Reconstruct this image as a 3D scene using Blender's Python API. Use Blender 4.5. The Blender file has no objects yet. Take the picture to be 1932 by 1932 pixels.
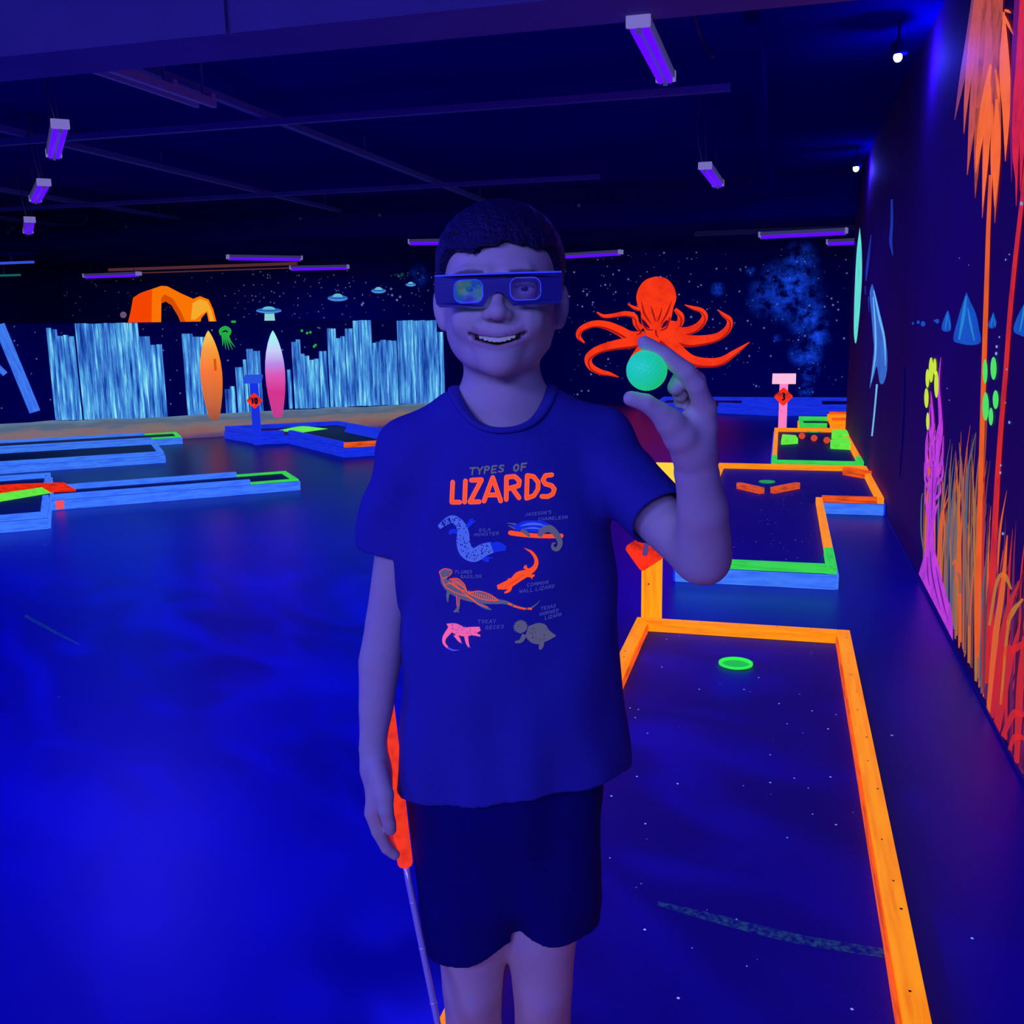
import bpy, bmesh, math, random
import numpy as np
from mathutils import Vector, Matrix
from mathutils.bvhtree import BVHTree
from mathutils.geometry import tessellate_polygon

random.seed(7)
S = bpy.context.scene
COL = S.collection

# ------------------------------------------------------------------ camera
CAM_H, FOCAL, HALF = 1.3, 1860.0, 966.0          # metres, pixels, pixels (1932 px frame)

def unit(v):
    return v / np.linalg.norm(v)
_y = unit(np.array([1480 - HALF, 601 - HALF, FOCAL]))
_d = unit(np.array([1150 - HALF, 9900 - HALF, FOCAL]))
_d = unit(_d - _y * np.dot(_d, _y))
ROT = np.stack([np.cross(_y, -_d), _y, -_d])      # camera axes (right, down, forward) -> world
cam_data = bpy.data.cameras.new('camera')
cam = bpy.data.objects.new('camera', cam_data)
COL.objects.link(cam)
cam_data.sensor_width = 36.0
cam_data.lens = 36.0 * FOCAL / (2 * HALF)
cam_data.clip_start = 0.05
cam_data.clip_end = 100
m = Matrix.Identity(4)
for r in range(3):
    m[r][0], m[r][1], m[r][2] = ROT[r][0], -ROT[r][1], -ROT[r][2]
m[2][3] = CAM_H
cam.matrix_world = m
S.camera = cam

# ------------------------------------------------------------------ world, exposure, lamps
S.view_settings.view_transform = 'Standard'
S.view_settings.look = 'None'
S.view_settings.exposure = 0.0
S.view_settings.gamma = 1.0
S.view_settings.use_curve_mapping = False
S.cycles.use_denoising = True
S.cycles.max_bounces = 6
S.cycles.diffuse_bounces = 3
S.cycles.sample_clamp_indirect = 3.0
W = bpy.data.worlds.new('world')
S.world = W
W.use_nodes = True
W.node_tree.nodes['Background'].inputs[0].default_value = (0.0, 0.0, 0.02, 1)
W.node_tree.nodes['Background'].inputs[1].default_value = 1.0

UV_LIGHT = (0.14, 0.13, 1.0)                     # what the blacklight tubes put on plain surfaces

def area_lamp(name, loc, size, power, aim=(0, 0, -1), color=UV_LIGHT, rotz=0.0):
    l = bpy.data.lights.new(name, 'AREA')
    l.shape = 'RECTANGLE'
    l.size, l.size_y = size
    l.energy = power
    l.color = color
    o = bpy.data.objects.new(name, l)
    COL.objects.link(o)
    q = Vector(aim).to_track_quat('-Z', 'Y')
    o.rotation_euler = (q.to_matrix() @ Matrix.Rotation(rotz, 3, 'Z')).to_euler()
    o.location = loc
    return o

# tubes of the hall behind the photographer, and the light of the tubes seen in the picture
area_lamp('lamp_light', (-1.5, -1.9, 2.40), (1.2, 0.5), 58, (0.25, 1, -0.42))
area_lamp('lamp_light', (0.25, -2.2, 2.3), (1.2, 0.5), 52, (-0.1, 1, -0.4))
area_lamp('lamp_light', (-4.6, -0.9, 2.45), (1.2, 0.5), 60, (0.0, 0.6, -1))
area_lamp('lamp_light', (-2.6, 1.3, 2.40), (1.2, 0.3), 46, color=(.035, .025, 1.0))
area_lamp('lamp_light', (-7.4, 3.0, 2.5), (1.2, 0.3), 60, color=(.035, .025, 1.0))
area_lamp('lamp_light', (-3.8, 4.95, 2.28), (0.3, 0.8), 44, color=(.035, .025, 1.0))
area_lamp('lamp_light', (-7.6, 13.9, 2.2), (1.2, 0.15), 22, color=(.035, .025, 1.0))
area_lamp('lamp_light', (-0.6, 4.9, 2.36), (0.1, 1.2), 22, color=(.035, .025, 1.0))
area_lamp('lamp_light', (-0.6, 8.6, 2.28), (0.1, 1.2), 22, color=(.035, .025, 1.0))
area_lamp('lamp_light', (0.1, 13.2, 2.22), (1.2, 0.1), 14, color=(.035, .025, 1.0))

def point_lamp(name, loc, power, color, radius=0.03):
    l = bpy.data.lights.new(name, 'POINT')
    l.energy, l.color, l.shadow_soft_size = power, color, radius
    o = bpy.data.objects.new(name, l)
    COL.objects.link(o)
    o.location = loc

# a rippling blue effect projector hung from the near soffit: patches of light on the floor
def ripple_lamp(loc, aim, power, size, scale):
    l = bpy.data.lights.new('ripple_light', 'SPOT')
    l.energy, l.color, l.spot_size, l.spot_blend, l.shadow_soft_size = power, (0.01, 0.01, 1.0), size, 0.6, 0.02
    l.use_nodes = True
    nt = l.node_tree
    em = nt.nodes['Emission']
    tc = nt.nodes.new('ShaderNodeTexCoord')
    mp = nt.nodes.new('ShaderNodeMapping')
    mp.inputs['Scale'].default_value = (scale * 0.45, scale * 1.2, scale)
    nz = nt.nodes.new('ShaderNodeTexNoise')
    nz.inputs['Scale'].default_value = 1.0
    nz.inputs['Detail'].default_value = 1.5
    nz.inputs['Distortion'].default_value = 1.2
    rp = nt.nodes.new('ShaderNodeMapRange')
    rp.inputs[1].default_value, rp.inputs[2].default_value = 0.42, 0.72
    rp.inputs[3].default_value, rp.inputs[4].default_value = 0.05, 1.0
    nt.links.new(tc.outputs['Normal'], mp.inputs[0])
    nt.links.new(mp.outputs[0], nz.inputs['Vector'])
    nt.links.new(nz.outputs['Fac'], rp.inputs[0])
    nt.links.new(rp.outputs[0], em.inputs['Strength'])
    o = bpy.data.objects.new('ripple_light', l)
    COL.objects.link(o)
    o.location = loc
    o.rotation_euler = Vector(aim).to_track_quat('-Z', 'Y').to_euler()
ripple_lamp((-1.6, 3.9, 2.38), (-0.25, -0.35, -1), 260, math.radians(120), 9.0)

# ------------------------------------------------------------------ pixel -> point on a real plane
def ray(px, py):
    return ROT @ np.array([px - HALF, py - HALF, FOCAL])
EYE = np.array([0, 0, CAM_H])
def on_floor(px, py, z=0.0):
    r = ray(px, py)
    return EYE + r * ((z - CAM_H) / r[2])
def on_y(px, py, yv):
    r = ray(px, py)
    return EYE + r * (yv / r[1])
def on_x(px, py, xv):
    r = ray(px, py)
    return EYE + r * (xv / r[0])

# ------------------------------------------------------------------ materials
def s2l(c):
    c = c / 255.0
    return c / 12.92 if c <= 0.04045 else ((c + 0.055) / 1.055) ** 2.4
def lin(r, g, b):
    return (s2l(r), s2l(g), s2l(b), 1.0)
MATS = {}
def new_mat(name):
    mt = bpy.data.materials.new(name)
    mt.use_nodes = True
    MATS[name] = mt
    return mt, mt.node_tree, mt.node_tree.nodes['Principled BSDF']
def plain(name, base, rough=0.6, spec=0.4, metal=0.0, noise=0.0, scale=20.0, bump=0.0):
    if name in MATS:
        return MATS[name]
    mt, nt, b = new_mat(name)
    b.inputs['Base Color'].default_value = (*base, 1)
    b.inputs['Roughness'].default_value = rough
    b.inputs['Specular IOR Level'].default_value = spec
    b.inputs['Metallic'].default_value = metal
    if noise or bump:
        tc = nt.nodes.new('ShaderNodeTexCoord')
        nz = nt.nodes.new('ShaderNodeTexNoise')
        nz.inputs['Scale'].default_value = scale
        nz.inputs['Detail'].default_value = 5
        nt.links.new(tc.outputs['Object'], nz.inputs['Vector'])
        if noise:
            mx = nt.nodes.new('ShaderNodeMix')
            mx.data_type = 'RGBA'
            mx.inputs[6].default_value = (*[c * (1 - noise) for c in base], 1)
            mx.inputs[7].default_value = (*[min(1, c * (1 + noise)) for c in base], 1)
            nt.links.new(nz.outputs['Fac'], mx.inputs[0])
            nt.links.new(mx.outputs[2], b.inputs['Base Color'])
        if bump:
            bp = nt.nodes.new('ShaderNodeBump')
            bp.inputs['Strength'].default_value = bump
            bp.inputs['Distance'].default_value = 0.01
            nt.links.new(nz.outputs['Fac'], bp.inputs['Height'])
            nt.links.new(bp.outputs[0], b.inputs['Normal'])
    return mt
def fluo(name, rgb, glow=0.8, wood=0.0, streak=(1, 1, 1), scale=6.0, dark=0.45, rough=0.6, second=None):
    """fluorescent paint: it takes in the blacklight and gives off its own colour"""
    if name in MATS:
        return MATS[name]
    mt, nt, b = new_mat(name)
    c = lin(*rgb)
    b.inputs['Base Color'].default_value = (c[0] * .5, c[1] * .5, c[2] * .5, 1)
    b.inputs['Roughness'].default_value = rough
    b.inputs['Specular IOR Level'].default_value = 0.2
    b.inputs['Emission Color'].default_value = c
    b.inputs['Emission Strength'].default_value = glow
    if wood:
        tc = nt.nodes.new('ShaderNodeTexCoord')
        mp = nt.nodes.new('ShaderNodeMapping')
        mp.inputs['Scale'].default_value = streak
        nz = nt.nodes.new('ShaderNodeTexNoise')
        nz.inputs['Scale'].default_value = scale
        nz.inputs['Detail'].default_value = 6
        nz.inputs['Roughness'].default_value = 0.65
        rp = nt.nodes.new('ShaderNodeValToRGB')
        d2 = second or tuple(x * dark for x in rgb)
        rp.color_ramp.elements[0].position = 0.5 - wood * .5
        rp.color_ramp.elements[0].color = lin(*d2)
        rp.color_ramp.elements[1].position = 0.5 + wood * .1
        rp.color_ramp.elements[1].color = c
        nt.links.new(tc.outputs['Object'], mp.inputs[0])
        nt.links.new(mp.outputs[0], nz.inputs['Vector'])
        nt.links.new(nz.outputs['Fac'], rp.inputs[0])
        nt.links.new(rp.outputs[0], b.inputs['Emission Color'])
    return mt
def gloss(name, base, rough, speck=None, noise_scale=1.2, density=7.0, cut=0.03, base2=None, bump=0.0):
    """painted floor or turf, with fluorescing lint specks"""
    mt, nt, b = new_mat(name)
    b.inputs['Roughness'].default_value = rough
    b.inputs['Specular IOR Level'].default_value = 0.4
    tc = nt.nodes.new('ShaderNodeTexCoord')
    nz = nt.nodes.new('ShaderNodeTexNoise')
    nz.inputs['Scale'].default_value = noise_scale
    nz.inputs['Detail'].default_value = 4
    nt.links.new(tc.outputs['Object'], nz.inputs['Vector'])
    mx = nt.nodes.new('ShaderNodeMix')
    mx.data_type = 'RGBA'
    mx.inputs[6].default_value = (*base, 1)
    mx.inputs[7].default_value = (*(base2 or [c * 1.5 for c in base]), 1)
    nt.links.new(nz.outputs['Fac'], mx.inputs[0])
    nt.links.new(mx.outputs[2], b.inputs['Base Color'])
    if speck:
        vo = nt.nodes.new('ShaderNodeTexVoronoi')
        vo.inputs['Scale'].default_value = density
        vo.inputs['Randomness'].default_value = 1.0
        nt.links.new(tc.outputs['Object'], vo.inputs['Vector'])
        lt = nt.nodes.new('ShaderNodeMath')
        lt.operation = 'LESS_THAN'
        lt.inputs[1].default_value = cut
        nt.links.new(vo.outputs['Distance'], lt.inputs[0])
        sep = nt.nodes.new('ShaderNodeSeparateColor')
        nt.links.new(vo.outputs['Color'], sep.inputs[0])
        mu = nt.nodes.new('ShaderNodeMath')
        mu.operation = 'MULTIPLY'
        nt.links.new(lt.outputs[0], mu.inputs[0])
        nt.links.new(sep.outputs[0], mu.inputs[1])
        b.inputs['Emission Color'].default_value = lin(*speck)
        nt.links.new(mu.outputs[0], b.inputs['Emission Strength'])
    if bump:
        n2 = nt.nodes.new('ShaderNodeTexNoise')
        n2.inputs['Scale'].default_value = 300
        nt.links.new(tc.outputs['Object'], n2.inputs['Vector'])
        bp = nt.nodes.new('ShaderNodeBump')
        bp.inputs['Strength'].default_value = bump
        bp.inputs['Distance'].default_value = 0.004
        nt.links.new(n2.outputs['Fac'], bp.inputs['Height'])
        nt.links.new(bp.outputs[0], b.inputs['Normal'])
    return mt

M_FLOOR = gloss('floor_paint', (0.004, 0.006, 0.27), 0.36, (120, 170, 255), 0.7, 3.0, 0.016, (0.008, 0.012, 0.42))
M_TURF = gloss('blue_turf', (0.006, 0.006, 0.20), 0.62, (170, 185, 255), 1.3, 19.0, 0.06, (0.012, 0.010, 0.34), 0.5)
M_TURF2 = gloss('dark_turf', (0.004, 0.008, 0.10), 0.6, (110, 150, 255), 1.6, 12.0, 0.03, (0.004, 0.012, 0.2), 0.5)
M_BLACK = plain('black_paint', (0.003, 0.002, 0.22), 0.8, 0.0, noise=0.3, scale=2.0)
M_CEIL = plain('ceiling_paint', (0.003, 0.002, 0.26), 0.85, 0.0, noise=0.25, scale=1.0)
M_GRID = plain('grey_metal', (0.20, 0.17, 0.55), 0.6, 0.1)
M_SOFFIT = plain('soffit_paint', (0.19, 0.155, 0.40), 0.8, 0.05, noise=0.18, scale=3.0, bump=0.3)
M_WALLR = plain('plum_wall_paint', (0.11, 0.012, 0.17), 0.75, 0.1, noise=0.25, scale=2.0)
M_WHITE = fluo('white_enamel', (120, 112, 190), 0.18, rough=.4)  # faint glow stands in for lamp light on the white housings
M_CAP = fluo('white_cap_plastic', (150, 138, 215), 0.55, rough=.4)
M_WIRE = plain('grey_wire', (0.15, 0.13, 0.25), 0.5)
ORANGE = fluo('orange_rail_paint', (255, 150, 12), 0.95, 0.5, (1.5, 22, 22), 3.0, second=(235, 105, 0))
ORANGE2 = fluo('deep_orange_paint', (255, 92, 18), 0.9, 0.4, (2, 20, 20), 3.0)
YELLOW = fluo('amber_post_paint', (255, 165, 15), 0.95, 0.5, (22, 22, 1.5), 3.0, second=(240, 120, 0))
YELLOW2 = fluo('yellow_desk_paint', (255, 210, 10), 1.0)
GREEN = fluo('green_rail_paint', (60, 225, 80), 0.85, 0.4, (2, 20, 20), 3.0, second=(40, 190, 60))
LIME = fluo('lime_bumper_paint', (110, 245, 60), 0.9, 0.4, (2, 14, 14), 3.0, second=(60, 215, 60))
RED = fluo('red_sign_paint', (255, 50, 15), 0.95, 0.3, scale=9.0)
BLUEB = fluo('light_blue_board_paint', (72, 142, 255), 0.72, 0.45, (2, 16, 16), 3.0, second=(45, 95, 235))
BLUE2 = fluo('royal_blue_board_paint', (30, 62, 255), 0.6, 0.45, (2, 16, 16), 3.0, second=(20, 40, 225))
PINK = fluo('pink_post_paint', (255, 130, 190), 0.9)
PINK2 = fluo('pale_pink_desk_paint', (255, 190, 215), 0.95)
BLUEP = fluo('blue_post_paint', (28, 58, 245), 0.65)
TUBE = fluo('blacklight_tube', (98, 8, 255), 1.0)
TUBE2 = fluo('blacklight_tube_far', (150, 34, 238), 1.0)
BULB = fluo('led_bulb', (200, 225, 255), 14.0)
M_NAIL = plain('nail_hole', (0.02, 0.008, 0.01), 0.8)
M_DIGIT = plain('black_digit', (0.03, 0.02, 0.09), 0.7)

# ------------------------------------------------------------------ mesh helpers
def link(name, mesh, mat=None, parent=None, world=None):
    o = bpy.data.objects.new(name, mesh)
    COL.objects.link(o)
    if mat is not None and not mesh.materials:
        mesh.materials.append(mat)
    if parent is not None:
        o.parent = parent
    return o
def tag(o, label=None, cat=None, group=None, kind=None):
    if label: o['label'] = label
    if cat: o['category'] = cat
    if group: o['group'] = group
    if kind: o['kind'] = kind
    return o
def thing(name, label, cat, loc=(0, 0, 0), rotz=0.0, group=None):
    o = bpy.data.objects.new(name, None)
    o.empty_display_size = 0.1
    COL.objects.link(o)
    o.location, o.rotation_euler = loc, (0, 0, rotz)
    return tag(o, label, cat, group)
def mesh_of(name, verts, faces, smooth=False):
    me = bpy.data.meshes.new(name)
    me.from_pydata([tuple(map(float, v)) for v in verts], [], faces)
    me.update()
    if smooth:
        me.polygons.foreach_set('use_smooth', [True] * len(me.polygons))
    return me
def bm_mesh(name, bm, smooth=False):
    me = bpy.data.meshes.new(name)
    bm.normal_update()
    bm.to_mesh(me)
    bm.free()
    if smooth:
        me.polygons.foreach_set('use_smooth', [True] * len(me.polygons))
    return me
def box_mesh(name, sx, sy, sz, bevel=0.0, origin=(0, 0, 0)):
    bm = bmesh.new()
    bmesh.ops.create_cube(bm, size=1.0)
    for v in bm.verts:
        v.co = Vector((v.co.x * sx + origin[0], v.co.y * sy + origin[1], v.co.z * sz + origin[2]))
    if bevel:
        bmesh.ops.bevel(bm, geom=bm.edges[:], offset=bevel, segments=2, affect='EDGES', profile=0.5)
    return bm_mesh(name, bm)
def rel(parent, p):
    """world point -> the (unrotated or z-rotated) parent's own frame"""
    q = Vector(p) - parent.location
    return Matrix.Rotation(-parent.rotation_euler.z, 3, 'Z') @ q
def box(name, lo, hi, mat, parent=None, bevel=0.0):
    lo, hi = np.array(lo, float), np.array(hi, float)
    c = (lo + hi) / 2
    o = link(name, box_mesh(name, *(hi - lo), bevel), mat, parent)
    o.location = rel(parent, c) if parent else c
    if parent: o.rotation_euler = (0, 0, -parent.rotation_euler.z)
    return o
def board(name, a, b, z0, z1, width, mat, parent, side=0.0, bevel=0.003):
    """a plank from a to b (world xy), standing z0..z1, its width to the left (side=+.5) or right of the line"""
    a, b = np.array(a[:2], float), np.array(b[:2], float)
    L = np.linalg.norm(b - a)
    d = (b - a) / L
    n = np.array([-d[1], d[0]])
    c = (a + b) / 2 + n * width * side
    o = link(name, box_mesh(name, L, width, z1 - z0, bevel), mat, parent)
    o.location = rel(parent, (c[0], c[1], (z0 + z1) / 2))
    o.rotation_euler = (0, 0, math.atan2(d[1], d[0]) - parent.rotation_euler.z)
    return o
def prism(name, pts, z0, z1, mat, parent=None, bevel=0.0):
    """vertical extrusion of a world xy outline"""
    c = np.mean(np.array([p[:2] for p in pts], float), axis=0)
    bm = bmesh.new()
    vs = [bm.verts.new((p[0] - c[0], p[1] - c[1], 0)) for p in pts]
    f = bm.faces.new(vs)
    f.normal_update()
    if f.normal.z < 0: f.normal_flip()
    g = bmesh.ops.extrude_face_region(bm, geom=[f])
    for v in g['geom']:
        if isinstance(v, bmesh.types.BMVert): v.co.z += z1 - z0
    bmesh.ops.recalc_face_normals(bm, faces=bm.faces[:])
    if bevel:
        bmesh.ops.bevel(bm, geom=bm.edges[:], offset=bevel, segments=2, affect='EDGES')
    o = link(name, bm_mesh(name, bm), mat, parent)
    o.location = rel(parent, (c[0], c[1], z0)) if parent else (c[0], c[1], z0)
    if parent: o.rotation_euler = (0, 0, -parent.rotation_euler.z)
    return o
def tube(name, pts, radius, mat, parent=None, seg=8, smooth=True, radii=None):
    P = [Vector(p) for p in pts]
    bm = bmesh.new()
    rings = []
    for i, p in enumerate(P):
        t = (P[min(i + 1, len(P) - 1)] - P[max(i - 1, 0)]).normalized()
        u = t.cross(Vector((0, 0, 1)) if abs(t.z) < .95 else Vector((1, 0, 0))).normalized()
        w = t.cross(u)
        r = radii[i] if radii else radius
        rings.append([bm.verts.new(p + (u * math.cos(2 * math.pi * k / seg) + w * math.sin(2 * math.pi * k / seg)) * r) for k in range(seg)])
    for a, b in zip(rings, rings[1:]):
        for k in range(seg):
            bm.faces.new((a[k], a[(k + 1) % seg], b[(k + 1) % seg], b[k]))
    bm.faces.new(rings[0][::-1]); bm.faces.new(rings[-1])
    bmesh.ops.recalc_face_normals(bm, faces=bm.faces[:])
    me = bm_mesh(name, bm, smooth)
    return link(name, me, mat, parent)
def sphere(name, c, r, mat, parent=None, seg=16, scale=(1, 1, 1)):
    bm = bmesh.new()
    bmesh.ops.create_uvsphere(bm, u_segments=seg, v_segments=max(8, seg // 2), radius=r)
    for v in bm.verts:
        v.co = Vector((v.co.x * scale[0], v.co.y * scale[1], v.co.z * scale[2]))
    o = link(name, bm_mesh(name, bm, True), mat, parent)
    o.location = c
    return o
def ring_cup(name, c, r, parent, mat):
    """a golf hole liner: bright rim and shallow bowl"""
    seg, prof = 28, [(r * 1.0, 0.0), (r * 1.0, 0.006), (r * .86, 0.007), (r * .84, -0.004), (r * .5, -0.006), (0.0005, -0.006)]
    vs, fs = [], []
    for rr, z in prof:
        for k in range(seg):
            a = 2 * math.pi * k / seg
            vs.append((rr * math.cos(a), rr * math.sin(a), z + 0.007))
    for i in range(len(prof) - 1):
        for k in range(seg):
            fs.append((i * seg + k, i * seg + (k + 1) % seg, (i + 1) * seg + (k + 1) % seg, (i + 1) * seg + k))
    o = link(name, mesh_of(name, vs, fs, False), mat, parent)
    o.location = rel(parent, c)
    return o

# paint on a flat wall: outlines and tapered strokes given as points of that wall's plane
def catmull(pts, n=6):
    P = [np.array(p, float) for p in pts]
    if len(P) < 3: 
        return [P[0] + (P[-1] - P[0]) * t for t in np.linspace(0, 1, n + 1)]
    out = []
    Q = [2 * P[0] - P[1]] + P + [2 * P[-1] - P[-2]]
    for i in range(1, len(Q) - 2):
        for t in np.linspace(0, 1, n, endpoint=False):
            a, b, c, d = Q[i - 1], Q[i], Q[i + 1], Q[i + 2]
            out.append(.5 * (2 * b + (c - a) * t + (2 * a - 5 * b + 4 * c - d) * t * t + (3 * b - a - 3 * c + d) * t ** 3))
    out.append(P[-1])
    return out
class Paint:
    """collects painted shapes on one wall; f maps a picture point to the wall, lift is the paint's height off it"""
    def __init__(self, f, lift):
        self.f, self.lift, self.v, self.fc = f, np.array(lift, float), [], []
    def poly(self, pts, k=1.0, smooth=0):
        if smooth:
            pts = catmull(list(pts) + [pts[0]], smooth)[:-1]
        i0 = len(self.v)
        self.v += [self.f(p[0], p[1]) + self.lift * k for p in pts]
        tr = tessellate_polygon([[Vector((p[0], p[1], 0)) for p in pts]])
        self.fc += [tuple(i0 + i for i in t) for t in tr]
    def stroke(self, pts, w, k=1.0, n=6):
        """pts: spine; w: full widths at those points"""
        P = catmull([(p[0], p[1], ww) for p, ww in zip(pts, w)], n)
        i0 = len(self.v)
        for i, p in enumerate(P):
            t = P[min(i + 1, len(P) - 1)][:2] - P[max(i - 1, 0)][:2]
            t = t / (np.linalg.norm(t) + 1e-9)
            nrm = np.array([-t[1], t[0]]) * max(p[2], .02) * .5
            for sg in (1, -1):
                q = p[:2] + nrm * sg
                self.v.append(self.f(q[0], q[1]) + self.lift * k)
        for i in range(len(P) - 1):
            a = i0 + 2 * i
            self.fc.append((a, a + 1, a + 3, a + 2))
    def dot(self, p, r, k=1.0, n=7, asp=1.0):
        self.poly([(p[0] + r * asp * math.cos(2 * math.pi * i / n), p[1] + r * math.sin(2 * math.pi * i / n)) for i in range(n)], k)
    def build(self, name, mat, parent=None):
        c = np.zeros(3) if parent is not None else np.mean(np.array(self.v), axis=0)
        me = mesh_of(name, [v - c for v in self.v], self.fc)
        o = link(name, me, mat, parent)
        if parent is not None:
            o.matrix_parent_inverse = Matrix.Translation(-parent.location)
        else:
            o.location = c
        return o
# ------------------------------------------------------------------ the setting
XW, YB, YH = 0.70, 16.0, 11.6        # right wall face, back wall face, far bulkhead
def struct(o):
    o['kind'] = 'structure'
    return o
struct(box('floor', (-13.2, -4.2, -0.12), (4.2, 16.2, 0.0), M_FLOOR))
struct(box('ceiling', (-13.2, -4.2, 2.80), (4.2, YH, 2.93), M_CEIL))
struct(box('ceiling', (-13.2, YH, 2.46), (4.2, 16.2, 2.60), M_CEIL))
wall_right = struct(box('wall_right', (XW, -4.0, 0.0), (XW + .16, YH - .02, 2.80), M_WALLR))
struct(box('wall_front', (-13.0, -4.2, 0.0), (4.2, -4.0, 2.80), M_BLACK))
struct(box('wall_left', (-13.2, -4.0, 0.0), (-13.0, 16.0, 2.80), M_BLACK))
struct(box('wall_side', (4.0, YH, 0.0), (4.2, 16.0, 2.6), M_BLACK))
struct(box('wall_inner', (XW + .16, YH - .2, 0.0), (4.2, YH - .02, 2.80), M_BLACK))
# near dropped beam: two plaster sheets with an open joint, and the far bulkhead
beam = struct(box('trim_1', (-13.0, 3.80, 2.452), (XW - .002, 4.14, 2.798), M_SOFFIT))
_j = on_y(430, 30, 3.78)[0]
for xa, xb in ((-13.0, _j - .012), (_j + .012, XW - .002)):
    o = box('plaster_sheet', (xa, 3.776, 2.45), (xb, 3.799, 2.798), M_SOFFIT)
    o.parent = beam
    o.matrix_parent_inverse = Matrix.Translation(-beam.location)
struct(box('trim_2', (-13.0, YH - .18, 2.36), (4.0, YH, 2.798), M_BLACK))
struct(box('baseboard_right', (XW - .008, -4.0, 0.0), (XW - .0005, YH - .03, 0.012), plain('blue_baseboard', (0.012, 0.016, 0.28), 0.5)))

# back wall: night sky paint with a glowing painted nebula
def sky_material():
    mt, nt, b = new_mat('night_sky_paint')
    b.inputs['Base Color'].default_value = (0.003, 0.002, 0.30, 1)
    b.inputs['Roughness'].default_value = 0.8
    b.inputs['Specular IOR Level'].default_value = 0.0
    tc = nt.nodes.new('ShaderNodeTexCoord')
    nz = nt.nodes.new('ShaderNodeTexNoise')
    nz.inputs['Scale'].default_value = 5.0
    nz.inputs['Detail'].default_value = 7
    nz.inputs['Roughness'].default_value = 0.7
    nt.links.new(tc.outputs['Object'], nz.inputs['Vector'])
    tot = None
    blobs = [(1488, 548, 78, 1.0), (1450, 560, 52, .7), (1508, 492, 46, .6), (1524, 600, 50, .9), (1540, 640, 34, 1.0), (1520, 668, 40, .9), (1528, 700, 26, .9),
             (1520, 735, 20, .7), (1355, 545, 18, .9), (1416, 512, 12, .8), (1466, 640, 12, .7), (1240, 610, 10, .2), (790, 522, 26, .25)]
    for px, py, r, s in blobs:
        c = on_y(px, py, YB)
        e = on_y(px + r, py, YB)
        ds = nt.nodes.new('ShaderNodeVectorMath')
        ds.operation = 'DISTANCE'
        ds.inputs[1].default_value = c
        nt.links.new(tc.outputs['Object'], ds.inputs[0])
        mr = nt.nodes.new('ShaderNodeMapRange')
        mr.interpolation_type = 'SMOOTHSTEP'
        mr.inputs[1].default_value, mr.inputs[2].default_value = 0.0, abs(e[0] - c[0])
        mr.inputs[3].default_value, mr.inputs[4].default_value = s * 1.25, 0.0
        nt.links.new(ds.outputs['Value'], mr.inputs[0])
        if tot is None:
            tot = mr.outputs[0]
        else:
            mx = nt.nodes.new('ShaderNodeMath')
            mx.operation = 'MAXIMUM'
            nt.links.new(tot, mx.inputs[0]); nt.links.new(mr.outputs[0], mx.inputs[1])
            tot = mx.outputs[0]
    rp = nt.nodes.new('ShaderNodeMapRange')
    rp.inputs[1].default_value, rp.inputs[2].default_value = 0.42, 0.72
    nt.links.new(nz.outputs['Fac'], rp.inputs[0])
    mu = nt.nodes.new('ShaderNodeMath')
    mu.operation = 'MULTIPLY'
    nt.links.new(tot, mu.inputs[0]); nt.links.new(rp.outputs[0], mu.inputs[1])
    b.inputs['Emission Color'].default_value = lin(25, 80, 255)
    nt.links.new(mu.outputs[0], b.inputs['Emission Strength'])
    return mt
def raw_box(name, lo, hi, mat):
    """box whose object origin is the world origin, so object coordinates are metres in the hall"""
    lo, hi = np.array(lo, float), np.array(hi, float)
    return link(name, box_mesh(name, *(hi - lo), origin=(lo + hi) / 2), mat)
wall_back = struct(raw_box('wall_back', (-13.0, YB, 0.0), (4.0, YB + .2, 2.46), sky_material()))
M_STAR = fluo('star_paint', (120, 140, 220), 0.42)
st = Paint(lambda x, y: on_y(x, y, YB), (0, -0.004, 0))
rs = random.Random(3)
for _ in range(230):
    x = rs.uniform(1040, 1600); y = rs.uniform(470, 745)
    st.dot((x, y), rs.choice((.8, .8, 1.1, 1.5, 2.2)) * rs.uniform(.7, 1.1), n=6)
for _ in range(70):
    x = rs.gauss(1175, 70); y = rs.gauss(560, 55)
    st.dot((x, y), rs.choice((.9, 1.3, 2.0)), n=6)
for _ in range(130):
    st.dot((rs.uniform(420, 840), rs.uniform(510, 600)), rs.choice((.7, .9, 1.3)), n=6)
for _ in range(60):
    st.dot((rs.uniform(0, 400), rs.uniform(520, 600)), rs.choice((.6, .8)), n=6)
for p in ((738, 545), (740, 557), (755, 560), (683, 575), (685, 572), (749, 566), (1240, 598), (1304, 598), (1246, 630)):
    st.dot(p, 2.4, n=8)
tag(st.build('painted_stars', M_STAR, wall_back), kind='stuff')
# pale timber strips along the top of the back wall and under the low ceiling
for (xa, ya), (xb, yb), w in (((205, 512), (560, 494), .05), ((250, 518), (545, 503), .02)):
    A, B = on_y(xa, ya, YB - .02), on_y(xb, yb, YB - .02)
    zc = (A[2] + B[2]) / 2
    o = box('timber_strip', (A[0], YB - .03, zc - w / 2), (B[0], YB - .001, zc + w / 2), fluo('strip_arch_glow', (120, 62, 70), 0.45))  # the arch's orange light is put into the strips' colour and glow
    o.parent = wall_back
A, B = on_y(1310, 441, 13.6), on_y(1720, 424, 13.6)
o = thing('ceiling_batten', 'pale blue batten under the low ceiling above the twin violet tubes near the octopus', 'batten', (A[0], 13.6, A[2]))
box('batten_board', (A[0], 13.57, A[2] - .03), (B[0], 13.63, A[2] + .03), plain('blue_white_paint', (0.2, 0.22, 0.5), 0.5), o)
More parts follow.
